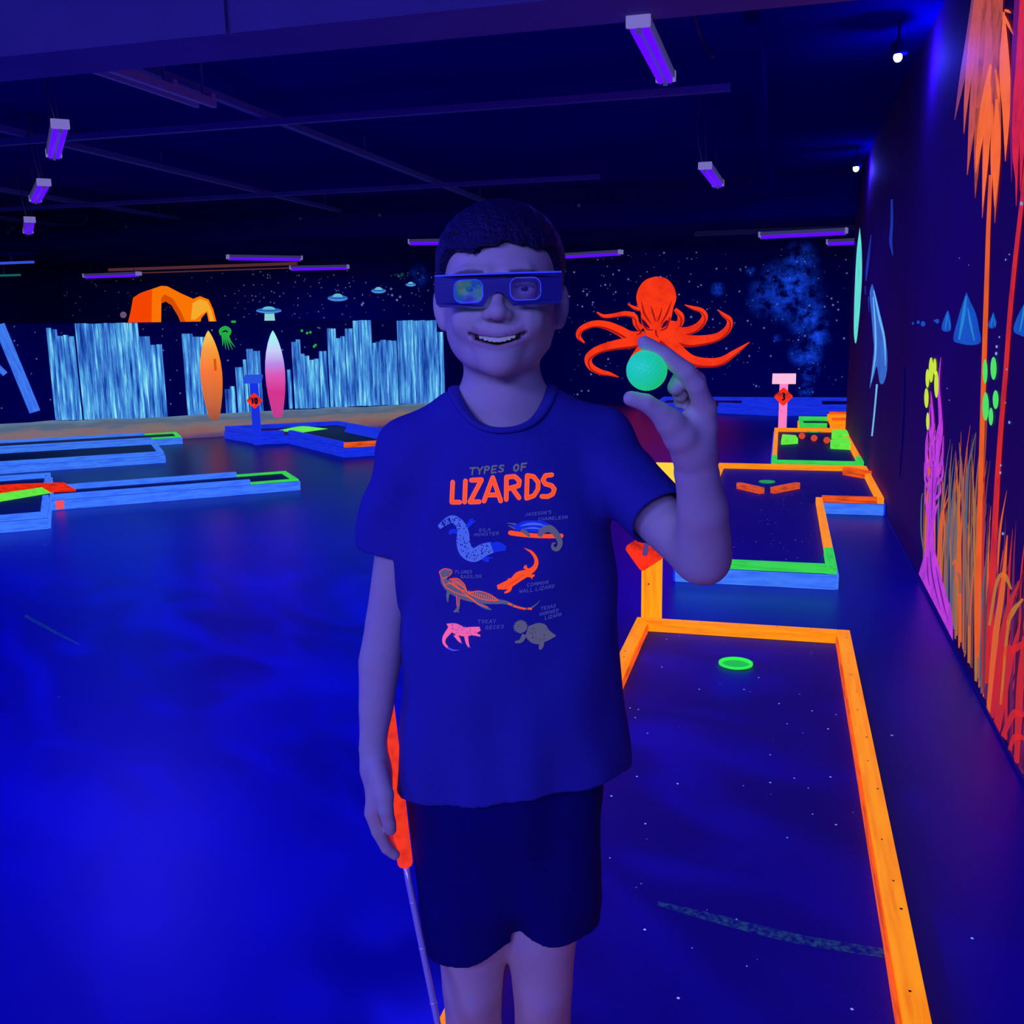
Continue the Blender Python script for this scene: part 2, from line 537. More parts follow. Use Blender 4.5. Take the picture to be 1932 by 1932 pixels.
box('hanger', (A[0] + .3, 13.59, A[2] + .03), (A[0] + .33, 13.61, 2.459), M_GRID, o)
box('hanger', (B[0] - .9, 13.59, A[2] + .03), (B[0] - .87, 13.61, 2.459), M_GRID, o)

# grey struts under the black ceiling
g = thing('ceiling_grid', 'grid of thin grey struts under the black ceiling', 'ceiling grid', (-3.3, 7.0, 2.6))
for x in (-3.33, -5.22, -7.45, -9.3):
    box('strut', (x - .025, 4.16, 2.642), (x + .025, YH - .2, 2.684), M_GRID, g)
for y, xe in ((6.2, -.35), (9.45, -1.7)):
    box('strut', (-12.9, y - .022, 2.60), (xe, y + .022, 2.64), M_GRID, g)
for x in (-9.3, -7.45, -5.22, -3.33):
    for y in (4.6, 7.8, 11.0):
        box('hanger', (x - .006, y - .006, 2.684), (x + .006, y + .006, 2.799), M_GRID, g)
# faint duct at right of the hanging lamps
d = thing('conduit_run', 'faint dark conduit running along the ceiling near the right wall', 'conduit', (-.18, 7.0, 2.56))
box('conduit_box', (-.215, 4.6, 2.53), (-.145, 11.1, 2.59), M_CEIL, d)
for y in (5.2, 7.4, 9.6):
    box('hanger', (-.19, y, 2.59), (-.17, y + .02, 2.798), M_CEIL, d)
# sprinkler pipe along the far bulkhead
z0 = on_y(300, 418, 11.3)[2]
p = thing('sprinkler_pipe', 'thin pipe with small pale sprinkler heads along the far bulkhead', 'pipe', (-4, 11.3, 2.55))
tube('pipe', [rel(p, (-11.5, 11.3, 2.6)), rel(p, (0.4, 11.3, 2.6))], 0.012, M_BLACK, p)
for px, py in ((14, 428), (237, 418), (566, 400), (716, 390), (1092, 367)):
    c = on_y(px, py, 11.3)
    sphere('sprinkler_head', rel(p, (c[0], 11.3, min(c[2], 2.585))), 0.022, plain('pale_metal', (.5, .45, .5), .4), p, 10)

# low diagonal scenery panel
PN = unit(np.array([0.82, -1.0, 0.0]))            # faces the room
PU = unit(np.array([1.0, 0.82, 0.0]))             # runs along the panel, away to the right
PD = PN @ np.array([-4.9, 12.0, 0])
def on_panel(px, py, off=0.0):
    r = ray(px, py)
    return EYE + r * ((PD + off - PN @ EYE) / (PN @ r))
def pan(u, z, off=0.0):
    return PN * (PD + off) + PU * u + np.array([0, 0, z])
def pan_uz(px, py):
    p = on_panel(px, py)
    return p @ PU, p[2]
u_end = pan_uz(843, 603)[0]
panel = thing('scenery_panel', 'low diagonal black panel painted with pale planks, stars and a strip of sand', 'scenery panel', tuple(pan(u_end - 2.6, 0)), math.atan2(PU[1], PU[0]))
def on_pan_obj(name, u0, u1, z0, z1, o0, o1, mat, bevel=0.0, shear=0.0):
    """box standing on the panel face, in the panel's own frame (x along, y away from the room, z up)"""
    o = link(name, box_mesh(name, u1 - u0, o1 - o0, z1 - z0, bevel), mat, panel)
    o.location = ((u0 + u1) / 2 - (u_end - 2.6), -(o0 + o1) / 2, (z0 + z1) / 2)
    return o
on_pan_obj('backing_board', u_end - 7.5, u_end, 0.0, 1.375, -0.10, 0.0, M_BLACK)
def plank_paint():
    mt, nt, b = new_mat('moonlit_plank_paint')
    b.inputs['Roughness'].default_value = 0.7
    tc = nt.nodes.new('ShaderNodeTexCoord')
    oi = nt.nodes.new('ShaderNodeObjectInfo')
    ad = nt.nodes.new('ShaderNodeVectorMath')
    ad.operation = 'ADD'
    sc = nt.nodes.new('ShaderNodeVectorMath')
    sc.operation = 'SCALE'
    sc.inputs['Scale'].default_value = 37.0
    cb = nt.nodes.new('ShaderNodeCombineXYZ')
    for i in range(3): nt.links.new(oi.outputs['Random'], cb.inputs[i])
    nt.links.new(cb.outputs[0], sc.inputs[0])
    nt.links.new(tc.outputs['Object'], ad.inputs[0]); nt.links.new(sc.outputs[0], ad.inputs[1])
    mp = nt.nodes.new('ShaderNodeMapping')
    mp.inputs['Scale'].default_value = (27, 1, 1.9)
    nz = nt.nodes.new('ShaderNodeTexNoise')
    nz.inputs['Scale'].default_value = 1.0
    nz.inputs['Detail'].default_value = 4
    nz.inputs['Roughness'].default_value = 0.6
    rp = nt.nodes.new('ShaderNodeValToRGB')
    e = rp.color_ramp.elements
    e[0].position, e[0].color = 0.30, lin(10, 36, 120)
    e[1].position, e[1].color = 0.68, lin(160, 250, 255)
    for pos, c in ((0.40, (38, 95, 185)), (0.50, (70, 140, 218)), (0.59, (95, 195, 242))):
        k = e.new(pos); k.color = lin(*c)
    nt.links.new(ad.outputs[0], mp.inputs[0]); nt.links.new(mp.outputs[0], nz.inputs['Vector'])
    nt.links.new(nz.outputs['Fac'], rp.inputs[0])
    nt.links.new(rp.outputs[0], b.inputs['Emission Color'])
    b.inputs['Base Color'].default_value = (0.04, 0.1, 0.3, 1)
    b.inputs['Emission Strength'].default_value = 0.85
    return mt
M_PLANK = plank_paint()
groups = [  # x0, x1, top y, bottom y in the picture; each strip is cut into single planks
    (86, 107, 616, 790), (107, 140, 631, 790), (140, 151, 606, 789), (151, 205, 608, 789), (205, 260, 608, 788), (260, 282, 632, 787), (282, 305, 645, 786),
    (342, 363, 628, 784), (363, 386, 631, 783),
    (423, 443, 729, 778), (443, 457, 688, 777), (457, 464, 673, 776), (464, 490, 658, 776),
    (541, 549, 697, 768), (549, 566, 640, 768), (566, 583, 667, 768), (583, 601, 676, 767), (601, 616, 662, 766), (616, 633, 619, 765), (633, 650, 633, 765),
    (650, 665, 619, 764), (665, 700, 604, 763), (700, 717, 643, 762), (717, 748, 641, 761), (748, 823, 604, 759), (823, 836, 622, 756)]
rp_ = random.Random(11)
for x0, x1, yt, yb in groups:
    n = max(1, round((x1 - x0) / 10.5))
    for i in range(n):
        a, b = x0 + (x1 - x0) * i / n, x0 + (x1 - x0) * (i + 1) / n
        u0, zt = pan_uz(a, yt)
        u1 = pan_uz(b, yt)[0]
        zb = pan_uz((a + b) / 2, yb)[1]
        zt = min(zt, 1.374) - (rp_.uniform(0, .035) if yt > 610 else rp_.uniform(0, .008))
        on_pan_obj('plank', u0 + .002, u1 - .002, zb - .02, zt, 0.0, 0.006 + rp_.uniform(0, .006), M_PLANK, 0.002)
# painted sand along the foot of the panel
def sand_paint():
    mt, nt, b = new_mat('sand_paint')
    tc = nt.nodes.new('ShaderNodeTexCoord')
    sp = nt.nodes.new('ShaderNodeSeparateXYZ')
    nt.links.new(tc.outputs['Object'], sp.inputs[0])
    nz = nt.nodes.new('ShaderNodeTexNoise')
    mp = nt.nodes.new('ShaderNodeMapping')
    mp.inputs['Scale'].default_value = (1.6, 1.6, 9)
    mp.inputs['Rotation'].default_value = (0, 0.15, 0)
    nz.inputs['Scale'].default_value = 1.6
    nz.inputs['Detail'].default_value = 5
    nt.links.new(tc.outputs['Object'], mp.inputs[0]); nt.links.new(mp.outputs[0], nz.inputs['Vector'])
    m1 = nt.nodes.new('ShaderNodeMath'); m1.operation = 'MULTIPLY_ADD'
    m1.inputs[1].default_value, m1.inputs[2].default_value = 0.22, -0.11
    nt.links.new(nz.outputs['Fac'], m1.inputs[0])
    m2 = nt.nodes.new('ShaderNodeMath'); m2.operation = 'ADD'
    nt.links.new(sp.outputs['Z'], m2.inputs[0]); nt.links.new(m1.outputs[0], m2.inputs[1])
    mr = nt.nodes.new('ShaderNodeMapRange')
    mr.inputs[1].default_value, mr.inputs[2].default_value = 0.0, 0.36
    nt.links.new(m2.outputs[0], mr.inputs[0])
    rp = nt.nodes.new('ShaderNodeValToRGB')
    e = rp.color_ramp.elements
    e[0].position, e[0].color = 0.0, lin(95, 74, 125)
    e[1].position, e[1].color = 1.0, lin(128, 158, 165)
    for pos, c in ((0.22, (150, 104, 92)), (0.42, (140, 122, 112)), (0.62, (88, 112, 135)), (0.82, (112, 138, 158))):
        k = e.new(pos); k.color = lin(*c)
    nt.links.new(mr.outputs[0], rp.inputs[0])
    nt.links.new(rp.outputs[0], b.inputs['Emission Color'])
    b.inputs['Emission Strength'].default_value = 0.75
    b.inputs['Base Color'].default_value = (0.10, 0.08, 0.10, 1)
    b.inputs['Roughness'].default_value = 0.8
    return mt
crest = [(-60, 803), (0, 800), (56, 797), (98, 793), (140, 794), (204, 789), (243, 790), (307, 787), (363, 783), (419, 780), (460, 778), (544, 773), (590, 772), (627, 768), (690, 768), (739, 764), (823, 759), (843, 757)]
uz = [pan_uz(*c) for c in crest]
vs, fs = [], []
for u, z in uz:
    for zz, off in ((0.0, .034), (z * .6, .022), (z, .013), (z, 0.0)):
        vs.append((u - (u_end - 2.6), -off, zz))
for i in range(len(uz) - 1):
    for k in range(3):
        fs.append((4 * i + k, 4 * i + k + 1, 4 * i + k + 5, 4 * i + k + 4))
link('sand_strip', mesh_of('sand_strip', vs, fs), sand_paint(), panel)
# slanting blue boards at the panel's near end
for (xa, ya), (xb, yb), w in (((-2, 612), (66, 777), .115), ((-16, 680), (10, 706), .06)):
    (ua, za), (ub, zb) = pan_uz(xa, ya), pan_uz(xb, yb)
    L = math.hypot(ub - ua, zb - za)
    o = link('slanted_board', box_mesh('slanted_board', L, .012, w, .003), BLUEB, panel)
    o.location = ((ua + ub) / 2 - (u_end - 2.6), -.006, (za + zb) / 2)
    o.rotation_euler = (0, -math.atan2(zb - za, ub - ua), 0)
sp_ = Paint(lambda x, y: on_panel(x, y, 0.003), (0, 0, 0))
for p in ((27, 616), (66, 627), (116, 628), (27, 643), (33, 651), (69, 677), (59, 705), (95, 754), (3, 770), (307, 621), (306, 634), (308, 661), (333, 642), (334, 699), (321, 717), (340, 742), (322, 762), (270, 621), (400, 623), (371, 613), (454, 650), (532, 625), (603, 619), (652, 612), (722, 614), (640, 700), (600, 618), (445, 640), (575, 655), (520, 640), (430, 680), (533, 660)):
    sp_.dot(p, rp_.uniform(1.0, 1.9), n=7)
o = sp_.build('painted_stars', M_STAR); o.parent = panel; o.matrix_parent_inverse = panel.matrix_basis.inverted()
tag(o, kind='stuff')
jg = Paint(lambda x, y: on_panel(x, y, 0.003), (0, 0, 0))
c6 = lambda x, y: (320 + x / 3.578, 480 + y / 3.578)
jg.stroke([c6(350, 545), c6(345, 515), c6(375, 497), c6(405, 515), c6(398, 545)], [5, 7, 8, 7, 5])
jg.stroke([c6(350, 545), c6(375, 535), c6(400, 548)], [6, 7, 6])
for k, (dx, dy) in enumerate(((-8, 70), (4, 92), (16, 98), (30, 96), (38, 80))):
    jg.stroke([c6(355 + k * 10, 548), c6(362 + k * 10 + dx * .3, 590), c6(365 + k * 10 + dx, 548 + dy)], [3.2, 2.4, .5])
for p in ((893, 515), (928, 531), (950, 526), (975, 622), (985, 612)):
    jg.dot(c6(*p), 2.6)
jg.poly([c6(415, 447), c6(448, 447), c6(446, 462), c6(418, 462)])
o = jg.build('jellyfish_painting', fluo('jelly_green_paint', (40, 190, 70), 0.75)); o.parent = panel; o.matrix_parent_inverse = panel.matrix_basis.inverted()
o['label'] = 'small green painted jellyfish'

# surfboards fixed to the panel
def surf_paint(name, stops):
    mt, nt, b = new_mat(name)
    tc = nt.nodes.new('ShaderNodeTexCoord')
    sp = nt.nodes.new('ShaderNodeSeparateXYZ')
    nt.links.new(tc.outputs['Generated'], sp.inputs[0])
    rp = nt.nodes.new('ShaderNodeValToRGB')
    e = rp.color_ramp.elements
    e[0].position, e[0].color = stops[0][0], lin(*stops[0][1])
    e[1].position, e[1].color = stops[-1][0], lin(*stops[-1][1])
    for pos, c in stops[1:-1]:
        k = e.new(pos); k.color = lin(*c)
    nt.links.new(sp.outputs['Z'], rp.inputs[0])
    nt.links.new(rp.outputs[0], b.inputs['Emission Color'])
    b.inputs['Emission Strength'].default_value = 0.92
    b.inputs['Base Color'].default_value = (0.2, 0.1, 0.1, 1)
    b.inputs['Roughness'].default_value = 0.35
    return mt
def surfboard(label, tip, base, halfw, mat):
    (ut, zt), (ub, zb) = pan_uz(*tip), pan_uz(*base)
    w = halfw
    t = thing('surfboard', label, 'surfboard', tuple(pan((ut + ub) / 2, zb)), math.atan2(PU[1], PU[0]), 'painted surfboards on the scenery panel')
    H = zt - zb
    prof = [(0, .44), (.06, .56), (.15, .71), (.28, .88), (.42, .98), (.53, 1.0), (.65, .93), (.76, .78), (.86, .56), (.93, .34), (.975, .16), (1.0, .015)]
    vs, fs = [], []
    for h, k in prof:
        for q, off in ((-1, .012), (-.92, .026), (-.4, .034), (0, .036), (.4, .034), (.92, .026), (1, .012)):
            vs.append((q * w * k, -off, h * H))
    n = 7
    for i in range(len(prof) - 1):
        for k in range(n - 1):
            a = i * n + k
            fs.append((a, a + 1, a + n + 1, a + n))
        fs.append((i * n + n - 1, i * n, (i + 1) * n, (i + 1) * n + n - 1))
    fs.append(tuple(range(n))[::-1])
    link('deck', mesh_of('deck', vs, fs, True), mat, t)
    return t, H, w
s1, H1, w1 = surfboard('orange surfboard with a yellow tip fixed to the plank-painted panel', (392, 624), (405, 791), .128,
          surf_paint('orange_surfboard_paint', [(0, (165, 82, 28)), (.25, (215, 108, 12)), (.55, (255, 122, 0)), (.8, (255, 160, 25)), (.95, (255, 200, 70))]))
link('logo_smudge', box_mesh('logo_smudge', .03, .004, .14, .002), fluo('brown_smudge', (225, 95, 0), .8), s1).location = (.05, -.036, H1 * .62)
s2, H2, w2 = surfboard('pink surfboard fading to a pale aqua tip, right of the orange board', (514, 624), (524, 787), .122,
          surf_paint('pink_surfboard_paint', [(0, (200, 60, 140)), (.3, (220, 45, 140)), (.5, (225, 90, 185)), (.62, (190, 140, 235)), (.78, (205, 215, 255)), (.92, (165, 250, 245))]))
# ------------------------------------------------------------------ mini golf holes
def lane(label, pts, base, rail_h, rail_mats, skirt_mats, turf, width=0.042, rails=None, group='mini golf holes', skirts=True, lip=0.0):
    """pts: world xy outline, counter-clockwise; one rail board and one skirt board per side"""
    pts = [np.array(p[:2], float) for p in pts]
    c = np.mean(pts, axis=0)
    t = thing('golf_hole', label, 'golf hole', (c[0], c[1], 0), 0, group)
    n = len(pts)
    prism('turf', [p + (c - p) * 0.004 for p in pts], 0.001, base, turf, t)
    area = sum(pts[i][0] * pts[(i + 1) % n][1] - pts[(i + 1) % n][0] * pts[i][1] for i in range(n))
    sg = 0.5 if area > 0 else -0.5
    for i in range(n):
        a, b = pts[i], pts[(i + 1) % n]
        rm = rail_mats[i] if isinstance(rail_mats, list) else rail_mats
        sm = skirt_mats[i] if isinstance(skirt_mats, list) else skirt_mats
        d = (b - a) / np.linalg.norm(b - a)
        nn = np.array([-d[1], d[0]]) * (1 if sg > 0 else -1)
        if rm is not None:
            # butt joints: stop the rail short where the next one runs through
            board('rail', a + d * .0, b - d * width, base, base + rail_h, width, rm, t, sg)
        if sm is not None and skirts:
            o = board('skirt_board', a - d * .0, b - d * .0, 0.002, base - .002, 0.012, sm, t, -sg)
    return t
def nails(t, line, z, n, seed):
    r = random.Random(seed)
    a, b = np.array(line[0][:2]), np.array(line[1][:2])
    bm = bmesh.new()
    for i in range(n):
        p = a + (b - a) * ((i + r.uniform(.2, .8)) / n)
        q = rel(t, (p[0] + r.uniform(-.009, .009), p[1], z))
        bmesh.ops.create_circle(bm, cap_ends=True, segments=7, radius=r.uniform(.0025, .004), matrix=Matrix.Translation(q))
    o = link('nail_holes', bm_mesh('nail_holes', bm), M_NAIL, t)
    o['kind'] = 'stuff'

# hole 1: amber frame the boy stands in
ZT1 = 0.085
h1 = thing('golf_hole', 'long low hole with amber rails and blue turf that the boy stands on', 'golf hole', (-.13, 2.3, 0), 0, 'mini golf holes')
XA, XB, YA, YN = -.552, .292, 3.96, 0.55
prism('turf', [(XA, YN), (XB, YN), (XB, YA), (XA, YA)], 0.0005, 0.040, M_TURF, h1)
board('rail', (XB, YN), (XB, YA), 0.0035, ZT1, 0.046, ORANGE, h1, .5)
board('rail', (XA, YA - .046), (XA, YN), 0.0035, ZT1, 0.046, ORANGE, h1, .5)
board('rail', (XB - .046, YA), (XA, YA), 0.0035, ZT1, 0.040, ORANGE, h1, .5)
board('rail', (XA, YN), (XB, YN), 0.0035, ZT1, 0.046, ORANGE, h1, -.5)
board('ledge', (XB - .046, YA - .041), (XA + .046, YA - .041), 0.042, ZT1 - .014, 0.014, ORANGE, h1, .5)
board('ledge', (XB - .047, YN + .05), (XB - .047, YA - .05), 0.042, ZT1 - .014, 0.008, ORANGE2, h1, .5)
board('ledge', (XA + .047, YA - .05), (XA + .047, YN + .05), 0.042, ZT1 - .014, 0.008, ORANGE2, h1, .5)
c = on_floor(1388, 1255, 0.042)
ring_cup('cup', (c[0], c[1], 0.040), 0.062, h1, fluo('green_cup', (45, 235, 75), 1.0))
bm = bmesh.new(); bmesh.ops.create_circle(bm, cap_ends=True, segments=24, radius=.052)
o = link('cup_shade_disc', bm_mesh('cup_shade_disc', bm), fluo('green_cup_shade', (38, 196, 70), .8), h1); o.location = rel(h1, (c[0], c[1], .0445))  # shade inside the cup, painted as a darker disc
nails(h1, ((XB - .02, 1.5), (XB - .02, 3.9)), ZT1 + .0012, 13, 4)
nails(h1, ((XA + .02, 3.2), (XA + .02, 3.9)), ZT1 + .0012, 5, 5)
nails(h1, ((XA + .1, YA - .02), (XB - .1, YA - .02)), ZT1 + .0012, 5, 6)

ST, nt_, b_ = new_mat('green_streak_light')  # projected green light line, painted as a patchy glowing film
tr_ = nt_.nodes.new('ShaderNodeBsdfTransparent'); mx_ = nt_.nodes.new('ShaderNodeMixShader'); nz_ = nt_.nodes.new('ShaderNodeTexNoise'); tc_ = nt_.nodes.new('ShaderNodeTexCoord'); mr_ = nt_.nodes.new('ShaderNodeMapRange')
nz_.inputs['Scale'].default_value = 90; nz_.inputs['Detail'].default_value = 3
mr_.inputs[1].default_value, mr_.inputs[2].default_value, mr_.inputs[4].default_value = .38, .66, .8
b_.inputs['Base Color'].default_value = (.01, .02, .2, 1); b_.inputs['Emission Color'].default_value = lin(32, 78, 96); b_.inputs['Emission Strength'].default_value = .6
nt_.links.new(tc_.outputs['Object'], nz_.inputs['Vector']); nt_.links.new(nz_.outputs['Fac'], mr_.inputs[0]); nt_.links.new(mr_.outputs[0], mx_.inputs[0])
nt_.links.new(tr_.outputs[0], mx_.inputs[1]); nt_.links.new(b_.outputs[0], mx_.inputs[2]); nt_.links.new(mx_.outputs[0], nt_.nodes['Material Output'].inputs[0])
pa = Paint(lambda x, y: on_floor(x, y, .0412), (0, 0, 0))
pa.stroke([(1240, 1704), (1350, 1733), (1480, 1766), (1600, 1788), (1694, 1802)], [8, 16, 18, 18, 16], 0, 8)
o = pa.build('green_streak', ST, h1); o['label'] = 'faint green streak of light painted across the turf'
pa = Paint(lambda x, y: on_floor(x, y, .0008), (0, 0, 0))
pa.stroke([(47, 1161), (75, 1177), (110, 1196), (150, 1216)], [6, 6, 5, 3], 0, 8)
tag(pa.build('green_streak', ST), 'short faint green streak of light painted on the open floor at the left', 'streak')

# hole 2: raised, L-shaped, light blue skirts
BZ, RH = 0.078, 0.042
zt = BZ + RH
f0 = on_floor(1583, 1068, zt); f1 = on_floor(1548, 936, zt); f2 = on_floor(1676, 938, zt); f3 = on_floor(1640, 879, zt)
x0, x1, x2 = -0.488, (f0[0] + f1[0]) / 2, min((f2[0] + f3[0]) / 2, XW - .02)
y0, y1, y2 = f0[1], f1[1], f3[1]
pts2 = [(x0, y0), (x1, y0), (x1, y1), (x2, y1), (x2, y2), (x0, y2)]
h2 = lane('raised hole with green front rail and pale blue skirts beyond the amber post', pts2, BZ, RH,
          [GREEN, ORANGE, ORANGE2, ORANGE, ORANGE, ORANGE], [BLUEB, BLUEB, BLUEB, BLUE2, BLUE2, BLUE2], M_TURF)
board('rail_end', (x1 + .001, y0 - .002), (x1 + .001, y0 + .4), BZ - .001, zt + .002, 0.046, GREEN, h2, .5)
for (xa, ya), (xb, yb) in (((1394, 914), (1438, 924)), ((1458, 923), (1505, 914))):
    A, B = on_floor(xa, ya, BZ + .03), on_floor(xb, yb, BZ + .03)
    o = board('bumper', A, B, BZ, BZ + .045, 0.045, fluo('orange_bumper_paint', (240, 88, 42), .8, .4, (2, 14, 14)), h2, 0)
c = on_floor(1447, 911, BZ)
ring_cup('cup', (c[0], c[1], BZ), 0.06, h2, fluo('dull_green_cup', (45, 165, 95), .7))
A, B = on_floor(1594, 886, BZ + .04), on_floor(1640, 894, BZ + .04)
board('bumper', A, B, BZ, BZ + .06, 0.05, ORANGE2, h2, 0)

# hole 3
BZ3, RH3 = 0.075, 0.04
z3 = BZ3 + RH3
a = on_floor(1458, 868, z3); b = on_floor(1631, 870, z3); c_ = on_floor(1473, 808, z3)
X30, X31, Y30, Y31 = a[0] - .01, min(b[0], XW - .02), y2 + .26, c_[1] + .05
h3 = lane('third hole along the right wall with green front rail, red pegs and lime ramps', [(X30, Y30), (X31, Y30), (X31, Y31), (X30, Y31)], BZ3, RH3,
          [GREEN, ORANGE, ORANGE, ORANGE], [ORANGE, BLUE2, ORANGE, BLUE2], M_TURF2)
board('rail_end', (X30 - .001, Y30 - .002), (X30 - .001, Y30 + .35), BZ3 - .001, z3 + .002, 0.046, GREEN, h3, -.5)
board('rail_end', (X31 + .001, Y30 - .002), (X31 + .001, Y30 + .35), BZ3 - .001, z3 + .002, 0.046, GREEN, h3, .5)
def wedge(t, p, q, h, w, mat, zb, name='ramp'):
    """a wedge board lying on turf: high edge along p-q"""
    p, q = np.array(p[:2], float), np.array(q[:2], float)
    d = unit(q - p); n = np.array([-d[1], d[0]])
    vs = [(*(p + n * w / 2), zb), (*(q + n * w / 2), zb), (*(q - n * w / 2), zb), (*(p - n * w / 2), zb), (*(p + d * .01), zb + h), (*(q - d * .01), zb + h)]
    fs = [(3, 2, 1, 0), (0, 1, 5, 4), (2, 3, 4, 5), (0, 4, 3), (1, 2, 5)]
    c = np.array([*(p + q) / 2, zb])
    o = link(name, mesh_of(name, [np.array(v) - c for v in vs], fs), mat, t)
    o.location = rel(t, c)
    return o
for pl in (((1476, 819), (1502, 821), (1506, 827), (1474, 829)), ((1570, 811), (1598, 811), (1602, 820), (1569, 818)), ((1567, 829), (1601, 825), (1606, 838), (1567, 836))):
    prism('ramp', [on_floor(*q, BZ3 + .055) for q in pl], BZ3, BZ3 + .055, LIME, h3, .004)
for px, py in ((1513, 822), (1536, 826), (1560, 830)):
    c = on_floor(px, py, BZ3 + .035)
    sphere('peg', rel(h3, (c[0], c[1], BZ3 + .032)), 0.033, fluo('red_peg_paint', (225, 75, 45), .8), h3, 12)
c = on_floor(1535, 816, BZ3)
ring_cup('cup', (c[0], c[1], BZ3), 0.07, h3, MATS['dull_green_cup'])

# hole 4, half hidden by the wall's end
A = on_floor(1509, 800, 0.12); B = on_floor(1566, 800, 0.12); Cc = on_floor(1512, 787, 0.12)
ya, yb = max(A[1], Y31 + .08), max(Cc[1], A[1] + .7)
h4 = lane('small green and orange hole half hidden by the end of the right wall', [(A[0], ya), (B[0] + .01, ya), (B[0] + .01, yb), (A[0], yb)], 0.08, 0.05,
          [GREEN, None, GREEN, GREEN], [ORANGE, None, ORANGE, ORANGE], M_TURF2)
for yy in (ya, yb - .06):
    board('rail', (B[0], yy), (B[0] + 1.4, yy), 0.002, 0.16, 0.06, ORANGE, h4, .5)
    board('rail', (B[0] + .02, yy + .01), (B[0] + 1.38, yy + .01), 0.162, 0.19, 0.04, ORANGE2, h4, .5)

# far blue hole in front of the octopus wall
FB = [(-1.75, 14.05), (-.86, 14.2), (.0, 13.86), (1.9, 14.2), (1.9, 15.3), (-1.75, 15.3)]
h5 = lane('royal blue frame of the far hole under the octopus wall', FB, 0.10, 0.05, [BLUE2] * 6, [BLUE2] * 6, M_TURF2, 0.06)
wedge(h5, (-.55, 14.45), (.55, 14.45), .07, .3, BLUE2, .1, 'bumper')

# diagonal lanes at the left; dirs along and across the scenery panel
def duv(p):
    return np.array([p @ PU, p @ PN])
def dxy(u, v):
    return (PU * u + PN * v)[:2]
def dlane(label, u0, u1, v0, v1, base, rh, rails, skirts, turf, **k):
    return lane(label, [dxy(u0, v1), dxy(u1, v1), dxy(u1, v0), dxy(u0, v0)], base, rh, rails, skirts, turf, **k)
B4 = [BLUEB] * 4
# nearest long lane with green tip
fl, fr = duv(on_floor(100, 963)), duv(on_floor(565, 925))
ft = duv(on_floor(478, 911, .11)); fb = duv(on_floor(445, 891, .11))
LB = .075
v_front, u_l, u_r = (fl[1] + fr[1]) / 2, -.176, fr[0]
v_back = fb[1]
lA = dlane('long pale blue lane with a green end, nearest of the diagonal lanes', u_l, u_r, v_back, v_front, LB, .04, [None] * 4, B4, M_TURF2)
ug = ft[0]
def tee_end(t, ug, ub, ur, vf, vb):
    board('rail_end', dxy(ug + .001, vf), dxy(ur, vf), LB, LB + .016, .044, GREEN, t, .5)
    board('rail_end', dxy(ur, vf - .044), dxy(ur, vb + .044), LB, LB + .016, .044, GREEN, t, .5)
    board('rail_end', dxy(ub + .001, vb), dxy(ur, vb), LB, LB + .016, .044, GREEN, t, -.5)
board('rail', dxy(u_l, v_front), dxy(ug, v_front), LB, LB + .04, .042, BLUEB, lA, .5)
tee_end(lA, ug, fb[0], u_r, v_front, v_back)
board('rail', dxy(u_l, v_back), dxy(fb[0], v_back), LB, LB + .04, .042, BLUEB, lA, -.5)
p = on_floor(107, 956, .04)
o = link('red_tag', box_mesh('red_tag', .055, .006, .062, .001), fluo('red_tag_paint', (255, 80, 75), .9), lA)
q = dxy(u_l + .045, v_front + .0165)
o.location = rel(lA, (q[0], q[1], .042)); o.rotation_euler = (0, 0, math.atan2(PU[1], PU[0]))
# near-left hole running out of the picture
g0 = duv(on_floor(103, 997)); g1 = duv(on_floor(88, 893, .11))
lB = dlane('pale blue hole cut off by the left edge, with red and lime ramps on it', g0[0] - 1.6, u_l - .024, g1[1], g0[1], LB, .04, [BLUEB, None, BLUEB, BLUEB], B4, M_TURF2)
for va, vb in ((g0[1], v_front - .03), (v_back + .0, g1[1])):
    board('rail', dxy(u_l - .024, va), dxy(u_l - .024, vb), LB, LB + .04, .042, BLUEB, lB, .5)
def low_ramp(t, pl, z0, h, mat, ridge):
    """low folded board: outline pl (picture points at height z0) rising to a ridge line"""
    P = [on_floor(*q, z0) for q in pl]; R_ = [on_floor(*q, z0) for q in ridge]
    vs = [(p[0], p[1], z0) for p in P] + [(r[0], r[1], z0 + h) for r in R_]
    n = len(P)
    c = np.mean(np.array(vs), axis=0); c[2] = z0
    fs = [tuple(range(n))[::-1], (0, 1, n + 1, n), (1, 2, n + 1), (2, 3, n, n + 1), (3, 0, n)]
    o = link('ramp', mesh_of('ramp', [np.array(v) - c for v in vs], fs), mat, t)
    o.location = rel(t, c)
    return o
low_ramp(lB, ((-80, 938), (143, 927), (143, 920), (-80, 922)), LB + .002, .055, fluo('red_ramp_paint', (255, 45, 8), .95, .3, (2, 14, 14)), ((28, 926), (120, 923)))
low_ramp(lB, ((-90, 962), (97, 930), (90, 926), (-90, 940)), LB + .002, .04, LIME, ((-60, 950), (80, 929)))
# wide lane behind
k0, k1 = duv(on_floor(0, 893)), duv(on_floor(312, 875)); k2 = duv(on_floor(265, 833, .11))
lC = dlane('wide pale blue lane with a worn front board, second of the diagonal lanes', k0[0] - 1.2, k1[0], k2[1], (k0[1] + k1[1]) / 2, LB, .04, [BLUEB] * 4, B4, M_TURF2)
